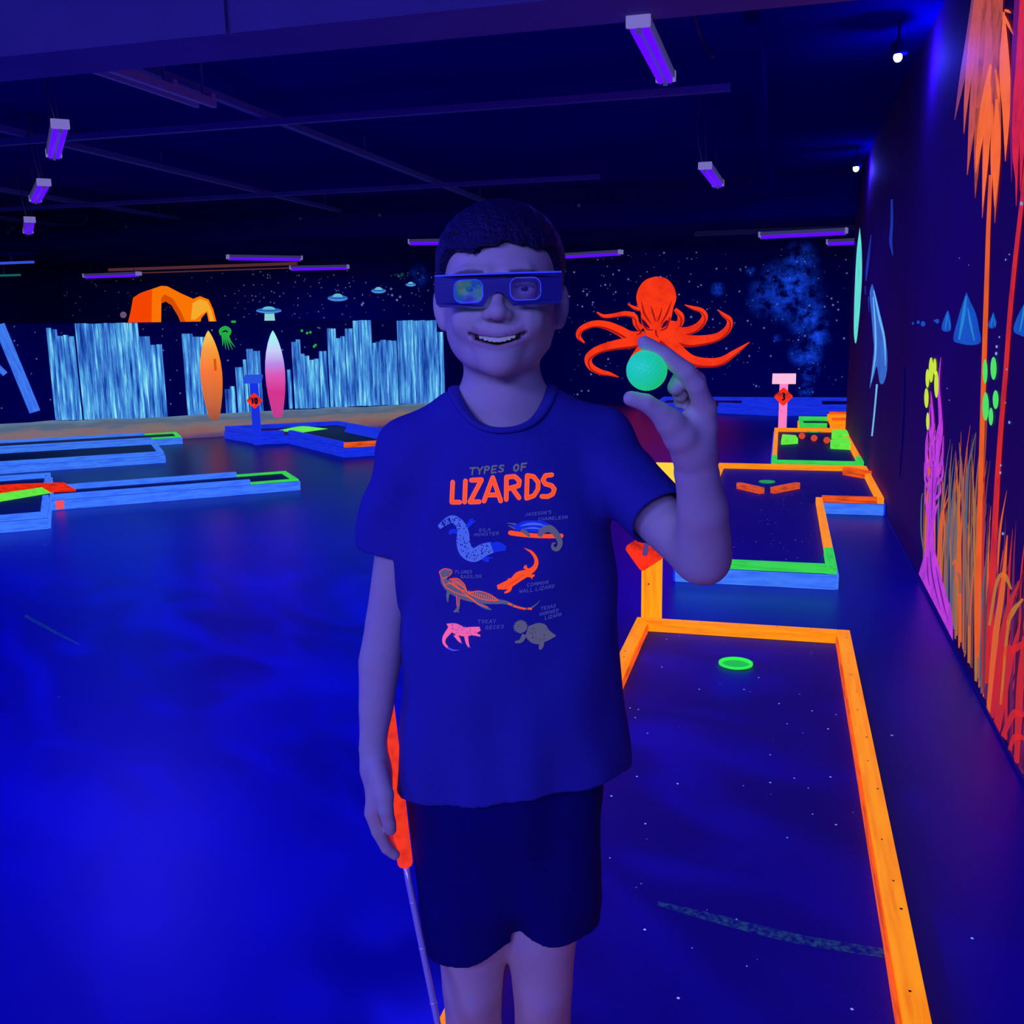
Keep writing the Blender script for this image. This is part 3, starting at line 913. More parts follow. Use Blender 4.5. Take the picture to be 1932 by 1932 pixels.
# narrow lane under the sand
vf, vb, ur, ug = -11.785, PD + .065, 1.13, .808
lD = dlane('narrow lane with a green end under the painted sand', -2.4, ur, vb, vf, LB, .04, [None, None, None, BLUEB], B4, M_TURF2)
board('rail', dxy(-2.4, vb), dxy(.77, vb), LB, LB + .03, .038, BLUEB, lD, -.5)
board('rail', dxy(-2.4, vf), dxy(ug, vf), LB, LB + .018, .038, BLUEB, lD, .5)
tee_end(lD, ug, .77, ur, vf, vb)

# hole 10, royal blue, in front of the surfboards
P10 = [on_floor(*p, z) for p, z in (((490, 839), 0), ((545, 837), 0), ((652, 864), 0), ((735, 858), 0), ((770, 842), 0.0), ((716, 806), .15), ((706, 806), .15), ((640, 794), .15), ((424, 804), .15))]
P10 = [P10[i] for i in (0, 1, 2, 3, 4, 6, 7, 8)]
h10 = lane('royal blue zigzag hole with a lime ramp below the surfboards', P10, 0.10, 0.05, [BLUE2, BLUE2, ORANGE2, BLUE2, BLUE2, BLUE2, BLUE2, BLUE2], [BLUE2] * 8, M_TURF2, 0.05)
low_ramp(h10, ((520, 813), (571, 816), (619, 809), (569, 803)), .102, .022, LIME, ((562, 810), (578, 809)))
low_ramp(h10, ((650, 812), (650, 815), (722, 831), (724, 824)), .102, .06, BLUE2, ((656, 813), (716, 826)))

# ------------------------------------------------------------------ numbered posts with score desks
DIG = {'1': [[(.3, .78), (.52, 1), (.52, 0)]], '0': [[(.5, 1), (.2, .8), (.15, .5), (.2, .2), (.5, 0), (.8, .2), (.85, .5), (.8, .8), (.5, 1)]],
       '3': [[(.15, .9), (.5, 1), (.8, .8), (.5, .55), (.82, .3), (.5, 0), (.12, .12)]]}
def sign_post(label, x, y, height, w, post_m, desk_m, number, sign_z, sign, yaw=0.0, desk=(.22, .16), zbase=0.0, sign_dx=0.0, roll=0.0):
    t = thing('score_post', label, 'post', (x, y, zbase), yaw, 'numbered score posts')
    height -= zbase; sign_z -= zbase
    o = link('post', box_mesh('post', w, .04, height, .003), post_m, t); o.location = (0, 0, height / 2)
    o = link('score_desk', box_mesh('score_desk', desk[0], .025, desk[1], .004), desk_m, t)
    o.location = (0, -.03, height + .02); o.rotation_euler = (math.radians(-58), 0, 0)
    s = sign
    bm = bmesh.new()
    pts = []
    for k in range(4):                      # diamond with rounded corners
        a = k * math.pi / 2
        for da in (-.12, 0, .12):
            pts.append((math.cos(a + da) * s * (1 - abs(da) * .25), math.sin(a + da) * s * (1 - abs(da) * .25)))
    f = bm.faces.new([bm.verts.new((p[0], 0, p[1])) for p in pts])
    g = bmesh.ops.extrude_face_region(bm, geom=[f])
    for v in g['geom']:
        if isinstance(v, bmesh.types.BMVert): v.co.y += .008
    bmesh.ops.recalc_face_normals(bm, faces=bm.faces[:])
    d = link('number_sign', bm_mesh('number_sign', bm), RED, t)
    d.location = (sign_dx, -.031, sign_z); d.rotation_euler = (0, roll, 0)
    up = .016 if number == '1' else 0.0
    n = len(number)
    pa = Paint(lambda a, b: np.array([a, 0, b]), (0, -.0015, 0))
    ch = s * .72
    for i, c in enumerate(number):
        ox = (i - (n - 1) / 2) * ch * .62 - ch * .27
        for stt in DIG[c]:
            pa.stroke([(ox + q[0] * ch * .55, (q[1] - .5) * ch + up) for q in stt], [s * (.17 if up else .13)] * len(stt), n=3 if c != '1' else 1)
    link('number', mesh_of('number', pa.v, pa.fc), M_DIGIT if number != '1' else fluo('lilac_digit', (104, 84, 160), .5), d)
    if number == '1':
        pb = Paint(lambda a, b: np.array([a, 0, b]), (0, -.0008, 0))
        for stt in DIG['1']:
            q2 = [(ch * -.27 + q[0] * ch * .55, (q[1] - .5) * ch * 1.04 + up) for q in stt]
            pb.stroke(q2, [s * .25] * 3, n=1)
        link('number_edge', mesh_of('number_edge', pb.v, pb.fc), M_DIGIT, d)
    b = link('bolt', box_mesh('bolt', .006, .004, .006, .001), M_NAIL, t)
    b.location = (-.012, -.022, max(sign_z - s - .06, .05))
    return t
p = on_floor(1228, 1173)
z1 = on_y(1217, 1040, p[1])[2]; zt1 = on_y(1262, 900, p[1])[2]
sign_post('amber post with a red number 1 diamond behind the boy\'s raised elbow', p[0], p[1] + .02, zt1 - .03, .087, YELLOW, YELLOW2, '1', z1, .086, 0.0, (.28, .2), sign_dx=-.027, roll=math.radians(9))
p = on_floor(1476, 807, .0)
yq = Y31 + .05
p = on_y(1476, 807, yq)
zs, zd = on_y(1477, 748, yq)[2], on_y(1479, 716, yq)[2]
sign_post('pink post with a red number 3 diamond at the third hole', p[0], yq, zd - .01, .09, PINK, PINK2, '3', zs, .098, 0.0, (.25, .17))
p = on_floor(490, 838)
zs, zd = on_y(487, 755, p[1])[2], on_y(485, 716, p[1])[2]
q = on_y(489, 800, p[1])
sign_post('blue post with a red number 10 diamond before the pink surfboard', q[0] - .0, p[1] - .06, zd - .01, .088, BLUEP, fluo('blue_desk_paint', (50, 95, 250), .65), '10', zs, .085, .3, (.2, .14))
# ------------------------------------------------------------------ painted murals
def mural(name, label, cat, group=None):
    o = bpy.data.objects.new(name, None)
    o.empty_display_size = .1
    COL.objects.link(o)
    return tag(o, label, cat, group)
def seat(o, p):
    """move a mural's empty onto the wall without moving its painted parts"""
    o.location = p
    for c in o.children:
        c.matrix_parent_inverse = Matrix.Translation(-Vector(p))
FY = lambda x, y: on_y(x, y, YB)
FX = lambda x, y: on_x(x, y, XW)
LY, LX = (0, -0.003, 0), (-0.0015, 0, 0)
OCT = fluo('octopus_red_paint', (255, 58, 18), 0.95, 0.35, scale=3.0, second=(222, 38, 14))
OCTD = fluo('octopus_shade_paint', (168, 22, 18), 0.85)
OCTE = fluo('octopus_dark_paint', (70, 8, 60), 0.7)
c7 = lambda x, y: (1060 + x / 3.331, 400 + y / 3.331)
oc = mural('octopus_mural', 'big red octopus painted on the starry back wall', 'mural')
tent = [
    ([(490, 612), (455, 602), (415, 578)], [26, 22, 8]),
    ([(500, 740), (468, 700), (455, 655), (400, 640), (330, 650), (265, 655), (220, 630)], [44, 40, 36, 34, 28, 24, 8]),
    ([(520, 775), (430, 780), (360, 745), (280, 712), (200, 705), (125, 735), (105, 780), (142, 822)], [50, 66, 62, 52, 44, 38, 30, 10]),
    ([(560, 800), (430, 822), (320, 840), (225, 868), (168, 915), (180, 968), (240, 1005), (300, 1018), (358, 1038)], [70, 72, 60, 50, 46, 42, 36, 26, 6]),
    ([(600, 800), (520, 850), (470, 900), (440, 960), (470, 1040), (560, 1090)], [80, 66, 52, 44, 36, 8]),
    ([(670, 700), (735, 705), (748, 655), (712, 610)], [40, 44, 42, 22]),
    ([(650, 730), (760, 752), (850, 725), (898, 665), (880, 622), (825, 603), (772, 584)], [56, 56, 50, 40, 32, 24, 6]),
    ([(650, 760), (770, 808), (880, 808), (980, 785), (1043, 735), (1055, 680), (1015, 645), (985, 618)], [70, 80, 66, 52, 44, 36, 24, 6]),
    ([(640, 800), (780, 950), (850, 1010), (905, 1052)], [60, 46, 30, 6]),
    ([(610, 770), (700, 850), (800, 925), (900, 948), (1000, 938), (1085, 885), (1180, 818)], [110, 92, 70, 62, 54, 36, 6])]
sh = Paint(FY, LY); br = Paint(FY, LY)
for i, (pts, w) in enumerate(tent):
    k = 1 + i * .28
    br_ = Paint(FY, LY)
    br_.stroke([c7(*p) for p in pts], [x / 3.331 for x in w], k + .14, 7)
    br_.build('tentacle', OCT, oc)
    sh.stroke([c7(p[0] + w[j] * .06, p[1] + w[j] * .40) for j, p in enumerate(pts)], [x * .20 / 3.331 for x in w], k + .22, 7)
sh.build('tentacle_shade', OCTD, oc)
hd = Paint(FY, LY)
hd.poly([c7(*p) for p in ((590, 405), (530, 425), (490, 468), (470, 522), (474, 575), (496, 630), (500, 690), (515, 730), (535, 775), (600, 800), (660, 775), (672, 715), (690, 660), (702, 600), (720, 545), (712, 490), (690, 448), (650, 415))], 4.2, 4)
hd.build('head', OCT, oc)
de = Paint(FY, LY)
for pts, w in (([(500, 560), (520, 640), (560, 700)], [4, 12, 5]), ([(690, 560), (660, 640), (625, 700)], [4, 12, 5]), ([(560, 590), (575, 640), (590, 690)], [4, 12, 6]),
               ([(630, 600), (618, 650), (600, 690)], [4, 10, 6]), ([(500, 665), (530, 730), (575, 742)], [10, 12, 6]), ([(680, 660), (660, 725), (620, 745)], [10, 12, 6]),
               ([(590, 740), (595, 770), (610, 790)], [12, 10, 4]), ([(480, 740), (500, 755), (470, 775)], [6, 12, 5])):
    de.stroke([c7(*p) for p in pts], [x / 3.331 for x in w], 4.6, 5)
de.build('face_shade', OCTD, oc)
ey = Paint(FY, LY)
ey.stroke([c7(508, 680), c7(525, 706), c7(552, 728)], [4, 7, 2], 5.0, 5)
ey.stroke([c7(664, 682), c7(648, 706), c7(628, 728)], [4, 7, 2], 5.0, 5)
ey.build('eye', OCTE, oc)
seat(oc, tuple(on_y(1240, 640, YB)))

# orange rock arch, moon and flying saucers above the scenery panel
ar = mural('rock_arch_mural', 'orange rock arch painted on the back wall over the scenery panel', 'mural')
c5 = lambda x, y: (x / 3.578, 480 + y / 3.578)
a1 = Paint(FY, LY)
a1.poly([c5(*p) for p in ((860, 475), (880, 400), (900, 292), (950, 260), (1090, 212), (1130, 215), (1220, 262), (1305, 300), (1350, 282), (1410, 305), (1440, 370), (1468, 475), (1415, 475), (1395, 390), (1360, 430), (1350, 475), (1225, 475), (1205, 420), (1160, 345), (1120, 318), (1090, 330), (1088, 475))], 1)
a1.build('arch', fluo('arch_orange_paint', (255, 118, 0), .95), ar)
a2 = Paint(FY, LY)
a2.poly([c5(*p) for p in ((860, 475), (880, 400), (900, 292), (950, 260), (1028, 236), (1024, 475))], 1.6)
a2.build('arch_side', fluo('arch_red_paint', (255, 72, 0), .9), ar)
a3 = Paint(FY, LY)
a3.poly([c5(*p) for p in ((1120, 318), (1160, 345), (1205, 420), (1225, 475), (1262, 475), (1225, 390), (1170, 300), (1110, 268), (1088, 300), (1090, 330))], 1.6)
a3.build('arch_shade', fluo('arch_shade_paint', (222, 82, 0), .9), ar)
a4 = Paint(FY, LY)
a4.poly([c5(*p) for p in ((1300, 330), (1350, 300), (1400, 318), (1430, 380), (1452, 475), (1425, 475), (1402, 380), (1360, 405), (1320, 440), (1290, 440))], 1.6)
a4.build('arch_light', fluo('arch_yellow_paint', (255, 178, 45), .9), ar)
seat(ar, tuple(on_y(320, 590, YB)))
mo = Paint(FY, LY); mo.dot(c5(833, 408), 6.2, 1, 14)
o = mo.build('moon_mural', fluo('moon_paint', (125, 95, 125), .7))
tag(o, 'small pinkish painted moon beside the orange rock arch', 'mural')
UF = fluo('saucer_blue_paint', (48, 110, 205), .75); UFL = fluo('saucer_aqua_paint', (105, 205, 215), .8)
c6 = lambda x, y: (320 + x / 3.578, 480 + y / 3.578)
def saucer(label, cx, cy, w, h, beam=None):
    t = mural('flying_saucer_mural', label, 'mural', 'painted flying saucers')
    p = Paint(FY, LY)
    p.poly([c6(cx + w * math.cos(a) * (1 if abs(math.sin(a)) < .99 else 1), cy + h * math.sin(a)) for a in np.linspace(0, 2 * math.pi, 20, endpoint=False)], 1)
    p.build('hull', UF, t)
    p = Paint(FY, LY)
    p.poly([c6(cx + w * .5 * math.cos(a), cy - h * .35 - h * 1.1 * abs(math.sin(a)) ** .8) for a in np.linspace(0, math.pi, 12)], 1.5)
    p.stroke([c6(cx - w * .95, cy), c6(cx - w * .4, cy + h * .5), c6(cx + w * .4, cy + h * .5), c6(cx + w * .95, cy)], [.6, 1.3, 1.3, .6], 1.5)
    p.build('highlight', UFL, t)
    if beam:
        p = Paint(FY, LY); p.poly([c6(*q) for q in beam], .8); p.build('beam', fluo('beam_paint', (150, 225, 225), .85), t)
    seat(t, tuple(on_y(*c6(cx, cy), YB)))
saucer('painted flying saucer with a pale beam, above the pink surfboard', 670, 380, 87, 20, ((642, 396), (706, 396), (716, 475), (640, 475)))
saucer('second painted flying saucer up from the one with a beam', 1135, 296, 69, 22)
saucer('third painted flying saucer along the row', 1411, 246, 50, 18)
saucer('smallest painted flying saucer, nearest the boy\'s ear', 1628, 204, 35, 13)
gn = Paint(FY, LY)
for i in range(14):
    gn.dot((rs.gauss(757, 6), rs.gauss(519, 2.5)), rs.uniform(1, 2.2), 1 + i * .05)
o = gn.build('green_cloud_mural', fluo('green_cloud_paint', (15, 95, 85), .5)); tag(o, 'little green painted cloud above the flying saucers', 'mural', kind='stuff')

# right wall ---------------------------------------------------------
TEAL = fluo('teal_cone_paint', (14, 92, 190), .75, .6, scale=9.0, second=(10, 60, 150))
TEAL2 = fluo('teal_cone_light_paint', (40, 150, 205), .7)
cones = [((1824, 551), (1816, 575), (1808, 602), (1799, 640), (1812, 648), (1832, 651), (1851, 646), (1848, 620), (1842, 592), (1832, 570)),
         ((1789, 585), (1782, 600), (1777, 620), (1786, 626), (1795, 620), (1793, 597)), ((1875, 589), (1869, 603), (1865, 615), (1873, 620), (1881, 612), (1879, 600)),
         ((1934, 572), (1921, 596), (1913, 622), (1924, 632), (1945, 632))]
for i, c in enumerate(cones):
    t = mural('blue_cone_mural', ['largest blue painted cone on the right wall, left of the orange trunk', 'second largest blue cone, just left of the largest one', 'small blue cone between the orange and red trunks', 'blue cone cut by the picture edge beyond the red trunk'][i], 'mural', 'painted blue cones')
    p = Paint(FX, LX); p.poly(c, 1, 3); p.build('cone', TEAL, t)
    p = Paint(FX, LX)
    x0, y0 = c[0]; hh = max(q[1] for q in c) - y0; ww = (max(q[0] for q in c) - min(q[0] for q in c))
    p.stroke([(x0, y0 + hh * .08), (x0 - ww * .1, y0 + hh * .45), (x0 - ww * .26, y0 + hh * .9)], [ww * .05, ww * .12, ww * .06], 1.5)
    p.stroke([(x0 + ww * .06, y0 + hh * .3), (x0 + ww * .16, y0 + hh * .6), (x0 + ww * .3, y0 + hh * .92)], [ww * .04, ww * .08, ww * .04], 1.5)
    p.build('cone_light', TEAL2, t)
    seat(t, tuple(on_x(c[0][0], c[0][1] + hh * .5, XW)))
p = Paint(FX, LX)
for q, r in (((1723, 610), 2.6), ((1733, 608), 3.6), ((1742, 611), 5.5), ((1769, 606), 4.6), ((1764, 605), 2.2)):
    p.dot(q, r, 1, 8, .8)
tag(p.build('blue_pebbles_mural', TEAL), 'row of tiny blue painted blobs left of the cones', 'mural')
# aqua disc and blue wisps at the wall's far end
p = Paint(FX, LX); p.poly([(1622.5, 429), (1626, 470), (1626.5, 520), (1623, 580), (1618, 632), (1614.5, 648), (1611.5, 632), (1611.5, 590), (1613.5, 530), (1617, 470)], 1, 4)
tag(p.build('aqua_disc_mural', fluo('aqua_disc_paint', (105, 240, 215), .85, .5, scale=7.0, second=(60, 200, 215))), 'tall aqua disc painted at the far end of the right wall', 'mural')
fl = mural('blue_squid_mural', 'drooping pale blue shape with a long thin line under it, by the aqua disc', 'mural')
p = Paint(FX, LX); p.poly([(1646, 535), (1641, 553), (1644, 590), (1648, 640), (1649, 662), (1643, 715), (1641, 734), (1650, 706), (1655, 690), (1660, 722), (1668, 722), (1674, 698), (1674, 662), (1668, 622), (1661, 592), (1654, 562)], 1, 2); p.build('body', fluo('squid_blue_paint', (55, 115, 200), .8, .6, scale=6, second=(40, 85, 170)), fl)
p = Paint(FX, LX)
p.stroke([(1649, 548), (1660, 600), (1669, 640), (1671, 690)], [2, 4, 4, 1], 1.5); p.stroke([(1648, 560), (1652, 620), (1652, 670), (1644, 722)], [2, 3.5, 3.5, 1], 1.5)
p.stroke([(1655, 725), (1650, 780), (1645.5, 823)], [3.6, 3.2, 3.2], 1.2)
p.build('edge', fluo('squid_light_paint', (115, 195, 235), .8), fl)
seat(fl, tuple(on_x(1657, 640, XW)))
p = Paint(FX, LX); p.stroke([(1644, 443), (1637, 500), (1634, 530)], [1.5, 5, 2], 1); p.stroke([(1633, 540), (1633, 556)], [2.5, 1.5]); p.stroke([(1639, 560), (1640, 590)], [2.5, 1])
tag(p.build('blue_wisp_mural', fluo('deep_blue_wisp_paint', (22, 55, 170), .75)), 'thin dark blue wisp painted between the aqua disc and the pale blue shape', 'mural')
p = Paint(FX, LX); p.stroke([(1683, 376), (1683, 420), (1681, 455), (1685, 482)], [4, 5, 6, 2], 1)
tag(p.build('blue_wisp_mural', MATS['deep_blue_wisp_paint']), 'short blue wisp painted high on the right wall', 'mural')
p = Paint(FX, LX); p.stroke([(1708, 692), (1705, 800), (1698, 900)], [2, 3.4, 1.6], .5); o = p.build('panel_seam', M_BLACK, wall_right); o.matrix_parent_inverse = Matrix.Translation(-wall_right.location)
# purple coral with yellow buds
co = mural('coral_mural', 'purple painted coral climbing from the floor with yellow buds at its top', 'mural')
p = Paint(FX, LX)
p.poly([(1735, 1083), (1743, 1055), (1750, 1030), (1757, 1004), (1763, 1025), (1769, 1052), (1783, 1108), (1795, 1145), (1800, 1175), (1800, 1209), (1770, 1150)], 2.8)
for pts, w in (([(1757, 1030), (1758, 985), (1760, 950), (1763, 915), (1766, 890)], [17, 13, 13, 14, 12]), ([(1764, 905), (1771, 860), (1777, 812), (1775, 765), (1773, 725), (1777, 674)], [9, 7, 8, 6, 4, 1]),
               ([(1762, 900), (1757, 850), (1762, 805), (1760, 765), (1758, 738)], [8, 5, 6, 4, 1]), ([(1768, 905), (1779, 868), (1782, 822)], [7, 5, 1]), ([(1760, 915), (1750, 890), (1750, 840), (1752, 813)], [8, 4, 5, 1]),
               ([(1766, 880), (1769, 830), (1776, 786)], [6, 5, 1]), ([(1761, 935), (1748, 908), (1746, 872)], [7, 4, 1]), ([(1767, 915), (1780, 898), (1781, 868)], [6, 4, 1]), ([(1766, 942), (1776, 928), (1775, 905)], [6, 4, 1]),
               ([(1757, 965), (1749, 948), (1748, 915)], [7, 4, 1]), ([(1768, 845), (1775, 825), (1779, 785)], [6, 5, 1]), ([(1760, 840), (1755, 800), (1757, 762)], [5, 4, 1]), ([(1764, 870), (1763, 835), (1767, 812)], [7, 4, 1]),
               ([(1754, 880), (1757, 862), (1754, 846)], [6, 4, 1]), ([(1774, 895), (1771, 872), (1774, 850)], [6, 4, 1]), ([(1760, 990), (1767, 962), (1773, 948)], [9, 5, 1]), ([(1756, 985), (1751, 965), (1750, 945)], [6, 4, 1])):
    p.stroke(pts, w, 2.9 + .04 * len(pts), 6)
p.build('coral_body', fluo('coral_purple_paint', (196, 62, 205), .9, .35, scale=12.0, second=(150, 50, 175)), co)
p = Paint(FX, LX)
for pts, w in (([(1757, 1040), (1762, 1090), (1776, 1150)], [1, 3, 1]), ([(1768, 1070), (1778, 1120), (1790, 1170)], [1, 3, 1]), ([(1752, 1050), (1752, 1080), (1756, 1105)], [1, 2.4, 1]), ([(1763, 880), (1762, 920), (1760, 980)], [1, 2, 1]), ([(1767, 830), (1766, 870)], [2.5, 1]), ([(1771, 900), (1765, 930)], [2, 1])):
    p.stroke(pts, w, 3.4, 6)
p.build('coral_crease', fluo('coral_dark_paint', (120, 30, 150), .7), co)
for x, y, a, b in ((1752, 714, 3.6, 18), (1759, 698, 4.6, 24), (1766, 692, 3.2, 16), (1769, 725, 4.2, 26), (1750, 751, 4.2, 19), (1752.5, 795, 3, 17)):
    p = Paint(FX, LX); p.poly([(x + a * math.cos(t), y + b * math.sin(t)) for t in np.linspace(0, 2 * math.pi, 14, endpoint=False)], 3.6); p.build('bud', fluo('bud_yellow_paint', (205, 235, 50), .9), co)
seat(co, tuple(on_x(1765, 900, XW)))
lb = mural('lime_bud_mural', 'cluster of lime green painted ovals between the orange and red trunks', 'mural')
for x, y, a, b in ((1861, 701, 4.6, 23), (1877, 695, 5.8, 22), (1862, 767, 6.2, 27), (1881, 754, 5.6, 18), (1872, 786, 4.4, 17)):
    p = Paint(FX, LX); p.poly([(x + a * math.cos(t), y + b * math.sin(t)) for t in np.linspace(0, 2 * math.pi, 14, endpoint=False)], 2.8); p.build('bud', fluo('bud_lime_paint', (80, 230, 95), .9), lb)
p = Paint(FX, LX); p.stroke([(1862, 790), (1860, 840), (1857, 900)], [3, 3, 2], 1.0); p.build('stem', fluo('brown_stem_paint', (150, 75, 75), .7), lb)
seat(lb, tuple(on_x(1870, 740, XW)))
# palms
def palm(name, label, trunk, trunk_m, fronds):
    t = mural(name, label, 'mural', 'painted palms')
    p = Paint(FX, LX); p.stroke(trunk[0], trunk[1], 1.6, 6); p.build('trunk', trunk_m, t)
    for i, (pts, w, mt) in enumerate(fronds):
        p = Paint(FX, LX); p.stroke(pts, w, 1.8 + i * .18, 6); p.build('frond', mt, t)
    return t
q = lambda *pp: [(1780 + x / 4.6, y / 4.6) for x, y in pp]
O1 = fluo('frond_dusty_paint', (205, 88, 62), .85, .5, scale=14, second=(165, 70, 70)); O2 = fluo('frond_orange_paint', (255, 112, 18), .9, .4, scale=14, second=(225, 85, 20)); O3 = fluo('frond_rust_paint', (196, 82, 40), .8, .4, scale=14); O4 = fluo('frond_mauve_paint', (150, 72, 95), .7)
w_ = lambda *a: [x / 4.6 for x in a]
fr = [(q((285, -40), (225, 350), (165, 700), (103, 1040)), w_(60, 56, 46, 4), O4), (q((320, -40), (255, 400), (210, 800), (183, 1160)), w_(80, 70, 44, 4), O1), (q((370, -40), (310, 500), (262, 1000), (213, 1520)), w_(90, 90, 64, 4), O1),
      (q((400, -40), (360, 600), (310, 1200), (284, 1720)), w_(100, 100, 70, 4), O3), (q((430, -40), (410, 400), (330, 900), (250, 860)), w_(90, 90, 30, 4), O1), (q((470, -40), (440, 600), (385, 1200), (347, 1890)), w_(120, 90, 66, 4), O1),
      (q((420, 560), (370, 900), (320, 1250), (290, 1500)), w_(20, 66, 50, 4), O2), (q((410, 640), (400, 1000), (375, 1450), (350, 1800)), w_(16, 56, 44, 4), O2), (q((480, -40), (470, 500), (480, 1300), (458, 1935)), w_(110, 70, 66, 4), O3),
      (q((475, 860), (478, 1200), (468, 1500), (456, 1800)), w_(20, 66, 56, 4), O2), (q((440, 900), (440, 1300), (430, 1640)), w_(10, 34, 3), O2), (q((540, 100), (548, 600), (560, 1000), (553, 1400)), w_(14, 92, 62, 4), O2),
      (q((545, 85), (575, 95), (605, 112)), w_(14, 26, 3), O2), (q((545, 140), (585, 220), (622, 300)), w_(24, 24, 3), O2), (q((500, -40), (515, 40), (530, 180)), w_(50, 34, 3), O1), (q((470, 600), (490, 760), (500, 900)), w_(10, 26, 3), O2)]
ORT = fluo('orange_trunk_paint', (240, 95, 10), .88, .5, scale=10, second=(205, 80, 15))
t = palm('palm_mural', 'orange painted palm with hanging fronds on the right wall', ([(1870.5, 330), (1866, 430), (1862, 560), (1857, 720), (1853, 860), (1849, 1000), (1846, 1160), (1845, 1240)], [7, 8, 9, 9.5, 9.5, 10, 12, 7]), ORT, fr)
seat(t, tuple(on_x(1860, 600, XW)))
R1 = fluo('frond_red_paint', (222, 38, 45), .85, .5, scale=14, second=(170, 25, 60)); R2 = fluo('frond_plum_paint', (120, 22, 110), .7)
fr = [(q((660, -40), (630, 500), (606, 1000), (597, 1580)), w_(70, 70, 50, 4), R2), (q((720, -60), (690, 400), (650, 1000), (640, 1790)), w_(90, 90, 60, 4), R1), (q((760, -60), (730, 500), (700, 1100), (676, 1660)), w_(90, 90, 60, 4), R1),
      (q((640, 600), (632, 900), (625, 1300), (640, 1600)), w_(8, 40, 36, 3), R1), (q((800, -60), (780, 500), (750, 1100), (720, 1700)), w_(90, 90, 60, 4), R2), (q((850, -60), (840, 500), (800, 1100), (770, 1700)), w_(90, 90, 60, 4), R1)]
t = palm('palm_mural', 'red painted palm at the right edge, its leaning trunk crossing the wall', ([(1938, 300), (1929, 384), (1919, 471), (1908, 580), (1899, 700), (1890, 807), (1883, 910), (1876, 1040), (1872, 1130), (1864, 1290)], [7, 8, 8.5, 9, 9, 9.5, 10.5, 12, 14, 9]), fluo('red_trunk_paint', (218, 40, 32), .85, .5, scale=10, second=(160, 25, 50)), fr)
seat(t, tuple(on_x(1900, 700, XW)))
# reeds
rd = mural('reed_mural', 'painted reeds and grass along the foot of the right wall, tan turning red', 'mural')
rr = random.Random(21)
pal = {'tan': fluo('reed_tan_paint', (150, 100, 78), .8), 'teal': fluo('reed_grey_teal_paint', (92, 108, 122), .7), 'orange': fluo('reed_orange_paint', (222, 98, 38), .85),
       'brown': fluo('reed_brown_paint', (118, 66, 62), .7), 'red': fluo('reed_red_paint', (200, 40, 46), .8), 'plum': fluo('reed_plum_paint', (112, 34, 92), .7), 'ochre': fluo('reed_ochre_paint', (190, 118, 42), .8), 'dark': fluo('reed_wine_paint', (88, 20, 62), .6)}
P = {k: [Paint(FX, LX) for _ in range(3)] for k in pal}
blade = 0
for i in range(150):
    t = rr.random() ** .8
    bx = 1738 + t * 200
    by = 1081 + (bx - 1734.6) * 1.977 - 6 - rr.uniform(0, 22) - max(0, (1835 - bx)) * .05
    col = rr.choice(['tan', 'teal', 'tan', 'orange', 'teal', 'ochre'] if t < .38 else ['tan', 'brown', 'orange', 'ochre', 'teal', 'tan'] if t < .58 else ['orange', 'red', 'plum', 'plum', 'brown'] if t < .74 else ['red', 'plum', 'plum', 'dark', 'red', 'dark'])
    hgt = rr.uniform(170, 330) if t < .35 else rr.uniform(220, 460) if t < .62 else rr.uniform(120, 420)
    lean = rr.uniform(-10, 22) if t < .6 else rr.uniform(5, 60)
    wd = rr.uniform(1.8, 4.6) * (1 if t < .55 else 1.35)
    m1 = (bx + lean * .15, by - hgt * .45); m2 = (bx + lean * .5, by - hgt * .8); tip = (bx + lean, by - hgt)
    P[col][i % 3].stroke([(bx, by), m1, m2, tip], [wd * .8, wd, wd * .7, .4], .5 + i * .006, 5)
for pts, w, col in (([(1745, 1050), (1739, 1000), (1740, 940), (1744, 930)], [2, 3, 2, .5], 'teal'), ([(1830, 1180), (1820, 1000), (1816, 900), (1811, 835)], [5, 6, 5, 1], 'tan'), ([(1824, 1000), (1826, 900), (1835, 850), (1842, 817)], [4, 4, 3, 1], 'teal'),
                    ([(1806, 1100), (1805, 1064), (1802, 1058), (1798, 1066)], [4, 5, 4, 2], 'orange'), ([(1813, 1120), (1812, 1090), (1806, 1082), (1799, 1092)], [5, 5, 5, 2], 'tan'), ([(1770, 1060), (1776, 980), (1782, 960), (1792, 935)], [3, 4, 3, 1], 'orange'),
                    ([(1868, 1180), (1882, 1100), (1896, 1085), (1910, 1112)], [5, 6, 9, 3], 'ochre'), ([(1890, 1330), (1902, 1190), (1912, 1155), (1932, 1130)], [5, 6, 10, 4], 'ochre'), ([(1876, 1400), (1895, 1240), (1915, 1225), (1940, 1210)], [6, 10, 14, 8], 'red'),
                    ([(1866, 1345), (1880, 1200), (1893, 1110), (1902, 1010)], [8, 12, 10, 2], 'orange'), ([(1893, 1390), (1915, 1345), (1930, 1350), (1945, 1330)], [9, 12, 8, 6], 'red'), ([(1905, 1415), (1918, 1390), (1938, 1395)], [4, 12, 6], 'red'),
                    ([(1872, 1355), (1888, 1230), (1905, 1150), (1925, 1095)], [8, 12, 10, 2], 'red'), ([(1884, 1385), (1906, 1260), (1925, 1180)], [8, 11, 3], 'red'), ([(1920, 1440), (1926, 1300), (1932, 1200)], [10, 14, 3], 'red')):
    P[col][0].stroke(pts, w, 1.7, 6)
p = P['plum'][0]
for i in range(26):                                   # ragged paint at the wall's foot
    x = rr.uniform(1885, 1950); y = 1081 + (x - 1734.6) * 1.977 - rr.uniform(8, 60)
    p.dot((x, y), rr.uniform(4, 13), .45, 7)
for k in P:
    for pp in P[k]:
        if pp.v: tag(pp.build('reed_blades', pal[k], rd), kind='stuff')
seat(rd, tuple(on_x(1830, 1150, XW)))
